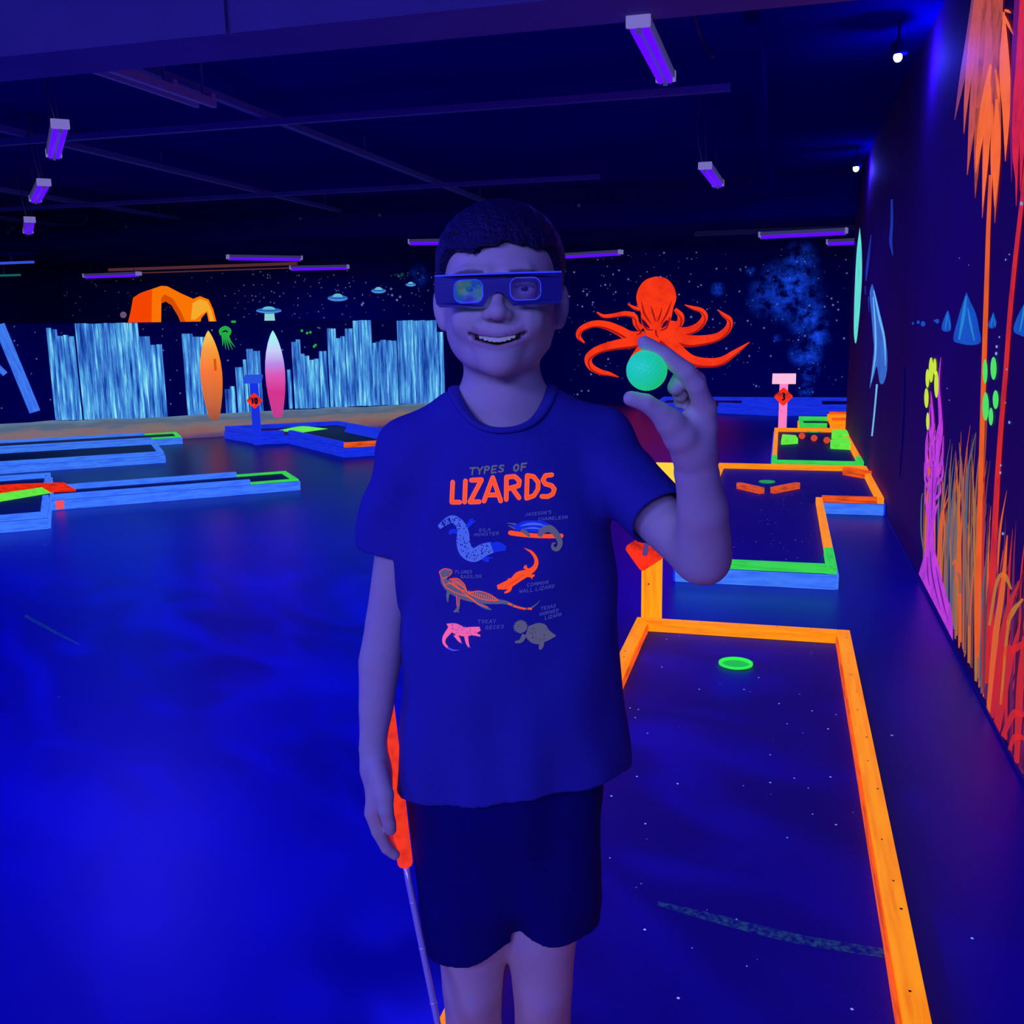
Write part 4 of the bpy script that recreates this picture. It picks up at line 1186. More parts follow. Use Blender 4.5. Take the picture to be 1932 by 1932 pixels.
dp = Paint(FX, LX)
for x, y, r in ((1883, 654, 3), (1882, 667, 3.4), (1888, 636, 2), (1930, 384, 4), (1907, 797, 3), (1890, 892, 2.8), (1891, 878, 2.2), (1895, 1007, 3), (1902, 697, 1.8), (1864, 1362, 2), (1900, 760, 1.5), (1789, 733, 1.2), (1793, 755, 1.2), (1830, 500, 1), (1812, 487, 1), (1900, 490, 2), (1907, 480, 1.6)):
    dp.dot((x, y), r, 2.9, 7, .7)
o = dp.build('paint_drops', fluo('pale_drop_paint', (140, 180, 225), .7), wall_right); o.matrix_parent_inverse = Matrix.Translation(-wall_right.location); o['kind'] = 'stuff'
# ------------------------------------------------------------------ blacklight fixtures
def fixture_parts(t, L, tube_m, wires):
    """local x runs along the tubes, z up; the origin is the housing's middle"""
    o = link('housing', MESH['housing'], M_WHITE, t)
    for y in (-.03, .03):
        o = link('blacklight_tube', MESH['tube'], tube_m, t); o.location = (0, y, -.036)
    for x in (-.61, .61):
        o = link('end_cap', MESH['cap'], M_CAP, t); o.location = (x, 0, -.008)
        o = link('tube_socket', MESH['socket'], M_WHITE, t); o.location = (x * .975, 0, -.036)
MESH = {'housing': box_mesh('housing', 1.22, .12, .04, .006), 'cap': box_mesh('end_cap', .03, .128, .062, .006), 'socket': box_mesh('tube_socket', .022, .03, .05, .004)}
def _tube():
    bm = bmesh.new()
    bmesh.ops.create_cone(bm, cap_ends=True, segments=12, radius1=.019, radius2=.019, depth=1.16, matrix=Matrix.Rotation(math.pi / 2, 4, 'Y'))
    return bm_mesh('blacklight_tube', bm, True)
MESH['tube'] = _tube()
def fixture(label, p, direction, z, tube_m=None, top=None, cable=True, k=1.0):
    """p: world xy of the near (or left) end; direction: xy heading of the tubes"""
    d = np.array(direction, float); d /= np.linalg.norm(d)
    c = np.array(p[:2]) + d * .61 * k
    t = thing('blacklight_fixture', label, 'light fixture', (c[0], c[1], z), math.atan2(d[1], d[0]), 'blacklight fixtures')
    fixture_parts(t, 1.22, tube_m or TUBE, None)
    top = top or 2.798
    if top - z > .03:
        for x in (-.5, .5):
            tube('hanging_wire', [(x, 0, .02), (x + .015, .02, (top - z) * .62), (x, 0, (top - z) / .8)], .004, M_WIRE, t, 5)
        if cable:
            tube('power_cord', [(-.58, .03, .02), (-.62, .06, (top - z) * .35), (-.55, .09, (top - z) * .8), (-.6, .05, (top - z) / .8)], .006, M_WIRE, t, 5)
    t.scale = (k, .74, .8)
    return t
def two(a, b, z):
    A, B = on_floor(*a, z - .05), on_floor(*b, z - .05)
    return A, (B - A)[:2]
z = 2.44; A, d = two((1204, 62), (1250, 163), z)
fixture('nearest blacklight fixture, hung over the ball at the top of the picture', A, (0, 1), z, top=2.798, k=.76)
z = 2.36; A, d = two((1330, 325), (1356, 356), z)
fixture('smaller blacklight fixture hung below the nearest one', A, (0.03, 1), z, k=.78)
z = 2.40; A, d = two((115, 250), (102, 306), z)
fixture('topmost of the three blacklight fixtures hung at the left', A, d, z, k=.82)
z = 2.34; A, d = two((84, 356), (62, 396), z)
fixture('middle one of the three blacklight fixtures hung at the left', A, d, z, k=.82)
z = 2.26; A, d = two((57, 424), (53, 450), z)
fixture('lowest and smallest of the three blacklight fixtures hung at the left', A, d, z, k=.9)
LOWTOP = 2.458
def far(label, a, b, z, top=LOWTOP):
    A, d = two(a, b, z)
    if A[1] > 15.7 or (A[1] + d[1]) > 15.8:
        s = 15.6 / max(A[1], A[1] + d[1])
        z = CAM_H + (z - CAM_H) * s
        A, d = two(a, b, z)
    # keep the seen length: the tubes are 1.22 m long
    t = fixture(label, A, d, z, TUBE2, top, False)
    L = np.linalg.norm(d)
    c = A[:2] + d / 2
    t.location = (c[0], c[1], z)
    t.scale = (L / 1.22, 1, 1)
    return t
far('violet tube lamp above and left of the boy\'s head, left of two', (430, 490), (568, 492), 2.33)
far('violet tube lamp just above the flying saucers', (549, 510), (657, 508), 2.25)
far('violet tube lamp above the orange rock arch', (162, 525), (262, 521), 2.2)
far('violet tube lamp behind the boy\'s hair, left side', (772, 462), (880, 460), 2.42)
far('violet tube lamp beside the boy\'s right-hand temple', (1052, 488), (1171, 481), 2.28)
far('longest violet tube lamp, over the nebula by the right wall', (1434, 450), (1597, 442), 2.28)
far('violet tube lamp partly hidden by the end of the right wall', (1561, 463), (1690, 457), 2.25)
# unlit strip light under the near beam, lamp end and green glow strip at the far left
A, d = two((168, 140), (392, 214), 2.56)
t = thing('unlit_strip_light', 'long unlit strip light fixed under the ceiling behind the near beam', 'light fixture', (A[0] + d[0] / 2, A[1] + d[1] / 2, 2.56), math.atan2(d[1], d[0]))
L = np.linalg.norm(d)
for y, w, h in ((-.05, .03, .05), (.06, .02, .035)):
    o = link('strip_body', box_mesh('strip_body', L, w, h, .004), plain('lilac_grey_metal', (.5, .42, .75), .5), t); o.location = (0, y, 0)
for x in (-.4, .1, .46):
    o = link('bracket', box_mesh('bracket', .04, .15, .03, .003), MATS['lilac_grey_metal'], t); o.location = (x * L, 0, .03)
    o = link('hanger', box_mesh('hanger', .012, .012, .20), M_GRID, t); o.location = (x * L, 0, .138)
A, B = on_y(-60, 499, 13.0), on_y(63, 497, 13.0)
t = thing('blue_strip_lamp', 'short blue glowing strip at the left edge, level with the far lamps', 'light fixture', ((A[0] + B[0]) / 2, 13.0, A[2]))
o = link('glow_strip', box_mesh('glow_strip', B[0] - A[0], .06, .035, .006), fluo('blue_strip_glow', (60, 85, 240), .8), t)
o = link('hanger', box_mesh('hanger', .02, .02, 2.458 - A[2] - .018), M_GRID, t); o.location = (.2, 0, (2.458 - A[2]) / 2 + .009)
A, B = on_y(-60, 522, 14.0), on_y(38, 521, 14.0)
t = thing('green_strip_lamp', 'dim green glowing strip at the left edge under the blue strip', 'light fixture', ((A[0] + B[0]) / 2, 14.0, A[2]))
o = link('glow_strip', box_mesh('glow_strip', B[0] - A[0], .05, .03, .006), fluo('green_strip_glow', (20, 115, 110), .7), t)
o = link('hanger', box_mesh('hanger', .02, .02, 2.458 - A[2] - .016), M_GRID, t); o.location = (.2, 0, (2.458 - A[2]) / 2 + .008)
# loose cable at the left
pts = [on_y(-20, 432, 10.8), on_y(60, 436, 10.8), on_y(110, 424, 10.8), on_y(150, 424, 10.8), on_y(163, 415, 10.8), on_y(164, 404, 10.8)]
o = tube('loose_cable', catmull(pts, 5), .010, M_WIRE)
tag(o, 'pale cable looping along the ceiling beside the lowest left fixture', 'cable')
sphere('cable_clip', (pts[0][0] + .35, 10.8, pts[0][2]), .03, M_WIRE, o, 8)
# cable drops near the hanging lamps at right
pts = [on_floor(1300, 6, 2.795), on_floor(1308, 25, 2.72), on_floor(1326, 78, 2.6), on_floor(1345, 108, 2.5)]
o = tube('loose_cable', catmull(pts, 5), .006, M_WIRE)
tag(o, 'thin dim cable slanting down between the two lamps right of the boy', 'cable')

# two white-blue spot lamps high on the right wall
for i, (px, py, yy) in enumerate(((1694, 108, 5.78), (1615, 318, 9.8))):
    c = on_y(px, py, yy)
    c = on_floor(px, py, min(c[2], 2.62))
    t = thing('spot_lamp', ['bright blue-white spot lamp near the ceiling by the orange fronds', 'bright blue-white spot lamp lower down, at the far end of the right wall'][i], 'lamp', tuple(c), 0, 'spot lamps on the right wall')
    sphere('bulb', (0, 0, 0), .022 if i == 0 else .026, BULB, t, 12, (1, 1, 1.1))
    tube('added_hood', [(0, 0, .014), (0, 0, .03), (0, 0, .07), (0, 0, .085)], .03, M_BLACK, t, 14, True, [.048, .046, .03, .012])  # hood added to keep the bulb's light off the ceiling
    tube('bracket', [(0, 0, .08), (0.0, 0, 2.798 - c[2])], .008, M_BLACK, t, 6)
    point_lamp('spot_light', (c[0] + .03, c[1], c[2] - .026), 13 if i == 0 else 9, (.03, .03, 1.0), .02)
# ------------------------------------------------------------------ the boy
# distance-field sculpting: soft-joined round bones and ellipsoids, meshed with surface nets
class Vol:
    def __init__(self, lo, hi, h):
        self.lo, self.h = np.array(lo, float), h
        self.n = np.ceil((np.array(hi) - self.lo) / h).astype(int) + 1
        self.d = np.full(self.n, 0.5, np.float32)
    def box(self, lo, hi):
        a = np.clip(np.floor((np.array(lo) - self.lo) / self.h).astype(int), 0, self.n - 1)
        b = np.clip(np.ceil((np.array(hi) - self.lo) / self.h).astype(int) + 1, 1, self.n)
        sl = tuple(slice(x, y) for x, y in zip(a, b))
        ax = [(self.lo[i] + self.h * np.arange(a[i], b[i])).astype(np.float32) for i in range(3)]
        return sl, ax[0][:, None, None], ax[1][None, :, None], ax[2][None, None, :]
    def join(self, sl, v, k):
        a = self.d[sl]
        if k <= 0:
            self.d[sl] = np.minimum(a, v); return
        h = np.clip(.5 + .5 * (a - v) / k, 0, 1)
        self.d[sl] = a + (v - a) * h - k * h * (1 - h)
    def cut(self, sl, v, k):
        a, v = self.d[sl], -v
        if k <= 0:
            self.d[sl] = np.maximum(a, v); return
        h = np.clip(.5 - .5 * (a - v) / k, 0, 1)
        self.d[sl] = a + (v - a) * h + k * h * (1 - h)
    def bones(self, pts, k=.01, sub=False, sy=1.0):
        """chain of (x,y,z,r) round cones; sy stretches distances along y"""
        P = np.array(pts, float)
        m = P[:, 3].max() + k + .012
        sl, X, Y, Z = self.box(P[:, :3].min(0) - m, P[:, :3].max(0) + m)
        tot = None
        for a, b in zip(P, P[1:]):
            d = b[:3] - a[:3]; L = d @ d + 1e-12
            t = np.clip(((X - a[0]) * d[0] + (Y - a[1]) * d[1] + (Z - a[2]) * d[2]) / L, 0, 1)
            v = np.sqrt((X - a[0] - t * d[0]) ** 2 + ((Y - a[1] - t * d[1]) * sy) ** 2 + (Z - a[2] - t * d[2]) ** 2) - (a[3] + t * (b[3] - a[3]))
            if tot is None: tot = v
            else:
                ki = .25 * min(a[3], b[3], .016)
                h = np.clip(.5 + .5 * (tot - v) / ki, 0, 1)
                tot = tot + (v - tot) * h - ki * h * (1 - h)
        (self.cut if sub else self.join)(sl, tot, k)
    def ell(self, c, r, k=.01, rot=0.0, sub=False, tilt=0.0):
        c, r = np.array(c, float), np.array(r, float)
        m = max(r) + k + .012
        sl, X, Y, Z = self.box(c - m, c + m)
        x, y, z = X - c[0], Y - c[1], Z - c[2]
        if rot:
            x, y = x * math.cos(rot) + y * math.sin(rot), -x * math.sin(rot) + y * math.cos(rot)
        if tilt:
            x, z = x * math.cos(tilt) + z * math.sin(tilt), -x * math.sin(tilt) + z * math.cos(tilt)
        q = np.sqrt((x / r[0]) ** 2 + (y / r[1]) ** 2 + (z / r[2]) ** 2)
        g = np.sqrt((x / r[0] ** 2) ** 2 + (y / r[1] ** 2) ** 2 + (z / r[2] ** 2) ** 2) + 1e-6
        v = q * (q - 1) / g
        v = np.where(q < .3, -min(r) * (1 - q), v)
        (self.cut if sub else self.join)(sl, v, k)
    def mesh(self, name, smooth_it=0):
        d, h = self.d, self.h
        s = d < 0
        n = self.n - 1
        cnt = np.zeros(n, np.int8)
        C = [(i, j, k) for i in (0, 1) for j in (0, 1) for k in (0, 1)]
        def cs(c): return tuple(slice(c[i], c[i] + n[i]) for i in range(3))
        for c in C: cnt += s[cs(c)]
        act = np.argwhere((cnt > 0) & (cnt < 8))
        idx = np.full(n, -1, np.int32)
        idx[tuple(act.T)] = np.arange(len(act))
        val = np.stack([d[act[:, 0] + c[0], act[:, 1] + c[1], act[:, 2] + c[2]] for c in C], 1)
        pos = np.zeros((len(act), 3)); w = np.zeros(len(act))
        for i in range(8):
            for j in range(i + 1, 8):
                df = [b - a for a, b in zip(C[i], C[j])]
                if sum(map(abs, df)) != 1: continue
                va, vb = val[:, i], val[:, j]
                cr = (va < 0) != (vb < 0)
                t = np.where(cr, va / np.where(cr, va - vb, 1), 0)
                p = np.array(C[i])[None] + t[:, None] * np.array(df)[None]
                pos += p * cr[:, None]; w += cr
        V = self.lo + (act + pos / w[:, None]) * h
        faces = []
        for ax in range(3):
            o1, o2 = [(1, 2), (2, 0), (0, 1)][ax]
            a = [slice(1, self.n[i] - 1) for i in range(3)]; b = list(a)
            a[ax] = slice(0, self.n[ax] - 1); b[ax] = slice(1, self.n[ax])
            sa, sb = s[tuple(a)], s[tuple(b)]
            for flip, msk in ((False, sa & ~sb), (True, ~sa & sb)):
                e = np.argwhere(msk)
                e[:, o1] += 1; e[:, o2] += 1
                def at(d1, d2):
                    q = e.copy(); q[:, o1] += d1; q[:, o2] += d2
                    return idx[tuple(q.T)]
                f = np.stack([at(-1, -1), at(0, -1), at(0, 0), at(-1, 0)], 1)
                faces.append(f[:, ::-1] if flip else f)
        F = np.concatenate(faces)
        if smooth_it:
            e = np.concatenate([F[:, [0, 1]], F[:, [1, 2]], F[:, [2, 3]], F[:, [3, 0]]])
            for _ in range(smooth_it):
                acc = np.zeros_like(V); c = np.zeros(len(V))
                for i in range(3):
                    acc[:, i] = np.bincount(e[:, 0], V[e[:, 1], i], len(V)) + np.bincount(e[:, 1], V[e[:, 0], i], len(V))
                c = np.bincount(e[:, 0], minlength=len(V)) + np.bincount(e[:, 1], minlength=len(V))
                V = V * .5 + .5 * acc / c[:, None]
        me = bpy.data.meshes.new(name)
        me.vertices.add(len(V)); me.vertices.foreach_set('co', V.astype(np.float32).ravel())
        me.loops.add(len(F) * 4); me.loops.foreach_set('vertex_index', F.astype(np.int32).ravel())
        me.polygons.add(len(F))
        me.polygons.foreach_set('loop_start', np.arange(0, len(F) * 4, 4, dtype=np.int32))
        me.polygons.foreach_set('use_smooth', np.ones(len(F), bool))
        me.update(calc_edges=True)
        me.validate()
        return me, V, F
def col_attr(me, C):
    a = me.color_attributes.new('tint', 'FLOAT_COLOR', 'POINT')
    a.data.foreach_set('color', np.concatenate([C, np.ones((len(C), 1))], 1).astype(np.float32).ravel())
def soft(x, a, b):
    t = np.clip((x - a) / (b - a), 0, 1)
    return t * t * (3 - 2 * t)

ROOT = (-.3398, 1.2029, 0.0)
YAW = math.radians(15.776)
kid = thing('person', 'boy in a navy lizard T-shirt and black shorts holding up a green golf ball', 'person', ROOT, YAW)
FXO = -.0045                                            # the face looks a touch to his right

# body: one continuous surface ------------------------------------------------
B = Vol((-.235, -.255, -.005), (.285, .135, 1.452), .0026)
# trunk and legs
B.ell((0, .008, 1.06), (.112, .068, .13), .03)
B.ell((0, .005, .90), (.108, .072, .16), .03)
B.ell((-.004, .004, .72), (.118, .08, .10), .03)
for sx, hx, kx in ((-1, -.062, -.0575), (1, .056, .0415)):
    B.bones([(hx, .0, .70, .064), (hx, -.003, .56, .0585), (kx * .96, -.006, .46, .0505), (kx, -.010, .385, .0425), (kx, .002, .31, .0400), (kx, .014, .255, .042), (kx, .014, .155, .028), (kx, .018, .112, .028)], .008)
    B.bones([(kx, -.035, .375, .018), (kx, -.030, .35, .018)], .02)
    B.bones([(kx, .03, .098, .03), (kx + sx * .012, -.06, .078, .03), (kx + sx * .02, -.11, .070, .024)], .02)
# neck and shoulders
B.bones([(0, .016, 1.10, .056), (.0, .010, 1.20, .0485), (-.001, .004, 1.275, .047)], .02)
B.bones([(.012, .016, 1.205, .030), (.07, .016, 1.170, .029), (.122, .014, 1.142, .030)], .03)
B.bones([(-.012, .016, 1.205, .030), (-.07, .016, 1.166, .029), (-.119, .014, 1.138, .030)], .03)
# his right arm, hanging
B.bones([(-.128, .014, 1.140, .036), (-.136, .012, 1.02, .0335), (-.160, .012, .915, .0275), (-.170, .004, .86, .0285), (-.176, -.008, .80, .0235), (-.181, -.018, .752, .0185), (-.180, -.024, .722, .0185)], .018)
B.ell((-.1745, -.025, .700), (.0185, .036, .042), .014, .0)
for yy, mz, px, k in ((-.053, .672, -.176, 0), (-.032, .668, -.178, 1), (-.012, .668, -.178, 2), (.006, .674, -.176, 3)):
    r = (.0092, .0096, .0092, .0082)[k]; dz = (0, -.004, -.002, .008)[k]
    B.bones([(-.178, yy * .9 - .002, .70, r * 1.1), (px - .005, yy, mz, r * 1.08), (px + .002, yy + .000, .646 + dz, r), (px + .012, yy + .002, .621 + dz, r * .88), (px + .0220, yy + .005, .609 + dz, r * .78)], .004)
B.bones([(-.172, -.045, .725, .014), (-.163, -.060, .700, .0125), (-.161, -.066, .682, .0100), (-.1575, -.064, .662, .0088), (-.1565, -.061, .652, .0078)], .006)
# his left arm, raised with the ball
B.bones([(.130, .012, 1.138, .035), (.172, -.048, 1.077, .0335), (.228, -.108, 1.026, .0315), (.233, -.118, 1.022, .031)], .018)
B.bones([(.236, -.112, 1.024, .030), (.231, -.130, 1.05, .0315), (.225, -.150, 1.088, .0295), (.214, -.168, 1.130, .0245), (.207, -.180, 1.160, .0215)], .016)
B.bones([(.214, -.176, 1.155, .018), (.2175, -.185, 1.185, .0145), (.2165, -.192, 1.207, .0125)], .012)
for my, mz in ((-.176, 1.209), (-.161, 1.205), (-.148, 1.197)):
    B.bones([(.2095, -.174, 1.158, .016), (.2165, my, mz, .0118)], .012)
B.bones([(.203, -.186, 1.160, .0185), (.190, -.197, 1.178, .0185), (.176, -.206, 1.194, .0145)], .012)
B.bones([(.205, -.182, 1.172, .014), (.205, -.186, 1.195, .012)], .012)
B.bones([(.178, -.205, 1.193, .0135), (.166, -.211, 1.204, .0115), (.150, -.217, 1.2155, .0095), (.1335, -.2185, 1.2205, .0083)], .006)
B.bones([(.2165, -.192, 1.206, .0122), (.204, -.207, 1.232, .0105), (.192, -.212, 1.247, .0102), (.170, -.2135, 1.264, .0090), (.148, -.212, 1.2775, .0076)], .004)
B.bones([(.2165, -.176, 1.209, .0115), (.208, -.187, 1.236, .0100), (.192, -.1935, 1.243, .0092), (.1835, -.1990, 1.230, .0090)], .003)
B.bones([(.2165, -.161, 1.205, .0110), (.209, -.168, 1.231, .0098), (.196, -.178, 1.236, .0090), (.190, -.188, 1.222, .0088)], .003)
B.bones([(.2145, -.148, 1.197, .0098), (.210, -.148, 1.220, .0088), (.199, -.160, 1.224, .0082), (.194, -.172, 1.212, .0080)], .003)
# head --------------------------------------------------------------------
B.ell((0, .014, 1.363), (.0705, .088, .0735), .01)
B.ell((0, -.014, 1.372), (.0635, .071, .052), .02)
B.ell((FXO * .6, -.018, 1.318), (.0655, .066, .072), .02)
B.ell((FXO * .8, -.030, 1.283), (.0535, .053, .038), .02)
for s in (-1, 1):
    B.bones([(s * .056, .004, 1.300, .013), (s * .0475 + FXO * .5, -.018, 1.276, .0125), (s * .027 + FXO, -.054, 1.259, .013), (FXO, -.073, 1.2560, .0135)], .014)
    B.ell((s * .034 + FXO, -.070, 1.303), (.022, .017, .019), .014)           # smiling cheeks
    B.bones([(s * .012 + FXO, -.0855, 1.3555, .008), (s * .034 + FXO, -.0785, 1.357, .008), (s * .052 + FXO, -.055, 1.350, .008)], .012)
B.ell((FXO, -.0785, 1.2565), (.0185, .0125, .0130), .022)                       # chin
# muzzle
B.ell((FXO, -.076, 1.284), (.030, .017, .020), .012)
# nose
B.bones([(FXO, -.0800, 1.348, .0062), (FXO, -.0915, 1.330, .0066), (FXO, -.1010, 1.3150, .0082)], .014)
B.ell((FXO, -.1030, 1.3120), (.0098, .0098, .0086), .008)
for s in (-1, 1):
    B.ell((s * .0112 + FXO, -.0945, 1.3095), (.0070, .0088, .0064), .006)
    B.ell((s * .0062 + FXO, -.0990, 1.3035), (.0030, .0046, .0026), .002, sub=True)
    # eye sockets and lids
    B.ell((s * .0315 + FXO, -.0915, 1.338), (.0175, .0120, .0110), .010, sub=True)
    B.ell((s * .0315 + FXO, -.0755, 1.3385), (.0155, .0142, .0135), .004)
    B.bones([(s * .0200 + FXO, -.0890, 1.3365, .0006), (s * .031 + FXO, -.0930, 1.3385, .0046), (s * .0430 + FXO, -.0840, 1.3370, .0006)], .0008, sub=True, sy=.33)
# mouth: open smile
B.bones([(-.0335 + FXO, -.0800, 1.2890, .0020), (-.0235 + FXO, -.088, 1.2822, .0046), (FXO, -.094, 1.2784, .0062), (.0215 + FXO, -.088, 1.2822, .0046), (.0312 + FXO, -.081, 1.2890, .0020)], .0012, sub=True, sy=.28)
B.bones([(-.0300 + FXO, -.0815, 1.2925, .0018), (-.016 + FXO, -.0885, 1.2882, .0028), (-.004 + FXO, -.0915, 1.2867, .0032), (FXO, -.0910, 1.2862, .0032), (.004 + FXO, -.0915, 1.2867, .0032), (.015 + FXO, -.0885, 1.2882, .0028), (.0280 + FXO, -.0820, 1.2925, .0018)], .003)
B.bones([(-.0300 + FXO, -.0800, 1.2830, .0018), (-.018 + FXO, -.0875, 1.2757, .0030), (FXO, -.0905, 1.2707, .0040), (.016 + FXO, -.0875, 1.2757, .0030), (.0280 + FXO, -.0810, 1.2830, .0018)], .003)
for s in (-1, 1):
    B.bones([(s * .021 + FXO, -.087, 1.310, .003), (s * .033 + FXO, -.077, 1.295, .003)], .006)
# ears
for s in (-1, 1):
    rot = s * .62
    B.ell((s * .0745, .016, 1.3205), (.0135, .0065, .0275), .006, rot, tilt=-s * .10)
    B.ell((s * .0705, .013, 1.3000), (.0085, .0060, .0090), .006, rot)
    B.ell((s * .0780, .0070, 1.3245), (.0085, .0062, .0170), .003, rot, sub=True, tilt=-s * .10)
    B.bones([(s * .066, .006, 1.320, .0045), (s * .067, .004, 1.314, .0045)], .005)
me, V, F = B.mesh('body', 1)
def relax(V, F, w, n):
    """smooth only where w > 0"""
    e = np.concatenate([F[:, [0, 1]], F[:, [1, 2]], F[:, [2, 3]], F[:, [3, 0]]])
    c = np.bincount(e[:, 0], minlength=len(V)) + np.bincount(e[:, 1], minlength=len(V))
    for _ in range(n):
        acc = np.stack([np.bincount(e[:, 0], V[e[:, 1], i], len(V)) + np.bincount(e[:, 1], V[e[:, 0], i], len(V)) for i in range(3)], 1)
        V = V + (acc / c[:, None] - V) * (w * .6)[:, None]
    return V
_x, _y, _z = V[:, 0] - FXO, V[:, 1], V[:, 2]
w_jaw = soft(-_z, -1.2685, -1.2625) * soft(_z, 1.225, 1.24) * (np.abs(_x) < .075)
w_cheek = soft(np.abs(_x), .037, .044) * soft(_z, 1.245, 1.255) * soft(-_z, -1.325, -1.315) * (np.abs(_x) < .062) * (_y < .0)
w_arm = np.maximum((V[:, 0] > .155) * soft(-_z, -1.135, -1.12), (V[:, 0] < -.125) * soft(_z, .745, .76) * soft(-_z, -1.06, -1.0))
w_leg = soft(-_z, -.5, -.44) * (_z > .15)
V = relax(V, F, np.clip(np.maximum.reduce([w_jaw, w_cheek, w_arm, w_leg]), 0, 1), 34)
me.vertices.foreach_set('co', V.astype(np.float32).ravel())
me.update()
tint = np.tile(np.array([[.90, .79, .52]]), (len(V), 1))
x, y, z = V[:, 0] - FXO, V[:, 1], V[:, 2]
def paint_mix(mask, c):
    global tint
    tint = tint * (1 - mask[:, None]) + np.array(c)[None] * mask[:, None]
arc = 1.2787 + .0092 * (np.abs(x) / .031) ** 1.7               # smile line
front = (y < -.066) & (z > 1.262) & (z < 1.297)
paint_mix(((np.abs(x) < .031) & front) * soft(-np.abs(z - arc), -.0125, -.0085) * .55, (.55, .27, .27))
paint_mix(((np.abs(x) < .0265) & (z > 1.267) & (z < 1.292) & (y > -.0850) & (y < -.05)) * soft(-np.abs(z - arc), -.006, -.003), (.05, .02, .03))  # dark of the open mouth painted into the skin
paint_mix(((np.abs(x) > .020) & (np.abs(x) < .034) & (y < -.05)) * soft(-np.abs(z - arc - .0003), -.0030, -.0012) * .75, (.16, .07, .08))  # crease shade painted into the skin at the mouth corners
brow = 1.3575 - .0035 * ((np.abs(x) - .03) / .02) ** 2
paint_mix(((y < -.05) & (np.abs(x) > .014) & (np.abs(x) < .052)) * soft(-np.abs(z - brow), -.0048, -.0022) * .8, (.06, .04, .04))
for s in (-1, 1):
    paint_mix(soft(-np.sqrt((x - s * .0065) ** 2 + (y + .0985) ** 2 + (z - 1.304) ** 2), -.005, -.003) * .7, (.12, .05, .05))
    lash = 1.3405 - .0022 * ((np.abs(x) - .0315) / .011) ** 2
    paint_mix(((y < -.07) & (np.abs(x - s * .0315) < .0125)) * soft(-np.abs(z - lash - .0022), -.0022, -.001) * .75, (.05, .03, .03))
col_attr(me, tint)
mt, nt, b = new_mat('skin')
at = nt.nodes.new('ShaderNodeAttribute'); at.attribute_name = 'tint'
nz = nt.nodes.new('ShaderNodeTexNoise'); nz.inputs['Scale'].default_value = 40; nz.inputs['Detail'].default_value = 4
mx = nt.nodes.new('ShaderNodeMix'); mx.data_type = 'RGBA'; mx.blend_type = 'MULTIPLY'; mx.inputs[0].default_value = .25
tc = nt.nodes.new('ShaderNodeTexCoord')
nt.links.new(tc.outputs['Object'], nz.inputs['Vector']); nt.links.new(at.outputs['Color'], mx.inputs[6]); nt.links.new(nz.outputs['Color'], mx.inputs[7])
nt.links.new(mx.outputs[2], b.inputs['Base Color'])
b.inputs['Roughness'].default_value = .55
b.inputs['Specular IOR Level'].default_value = .3
body = link('body', me, mt, kid)
# eyes and teeth
for s in (-1, 1):
    e = sphere('eyeball', (s * .0315 + FXO, -.0755, 1.3385), .0118, plain('eye_white', (.62, .6, .6), .25), kid, 20)
    ir = sphere('iris', (0, -.0095, .0005), .0052, plain('iris_brown', (.03, .02, .02), .2), e, 14, (1, .55, 1))
for i in range(10):
    q = (i - 4.5) / 5
    w = .0060 if abs(i - 4.5) < 1 else .0050
    th = link('tooth', box_mesh('tooth', w, .004, .0078 - .0042 * abs(q) ** 2, .0012), fluo('tooth_enamel', (150, 155, 220), .40), kid)
    th.location = (q * .0265 + FXO - .0008, -.0865 + .0125 * abs(q) ** 2, 1.2822 + .0062 * abs(q) ** 2); th.rotation_euler = (0, 0, q * .8)
# hair -------------------------------------------------------------------
Hh = Vol((-.1, -.1, 1.25), (.1, .13, 1.47), .0024)
Hh.ell((0, .014, 1.364), (.0800, .0985, .0850), .01)
Hh.ell((0, -.016, 1.380), (.0715, .0795, .0575), .02)
Hh.ell((0, .045, 1.33), (.066, .064, .062), .02)
sl, X, Y, Z = Hh.box((-1, -1, 1), (1, 1, 2))
fr_line = 1.3885 + .0030 * np.sin(X * 95 + .6) + .0016 * np.sin(X * 260) - .008 * soft(-X, .022, .04) * soft(X, -.062, -.045) - .004 * soft(np.abs(X), .045, .058)
side = soft(Y, -.062, -.006)
line = fr_line * (1 - side) + (1.330 - .05 * soft(Y, .02, .05) + .0020 * np.sin(Y * 300)) * side
bump = .0006 * np.sin(X * 210 + 3 * np.sin(Z * 60)) * np.sin(Y * 170 + X * 60) + .0005 * np.sin(X * 420 + Z * 190)
Hh.d[sl] = np.maximum(Hh.d[sl] + bump.astype(np.float32), (line - Z).astype(np.float32) + .6 * bump.astype(np.float32))
meh, Vh, Fh = Hh.mesh('hair', 1)
hair = link('hair', meh, plain('dark_hair', (.005, .004, .055), .5, .4, noise=.5, scale=220, bump=.7), kid)
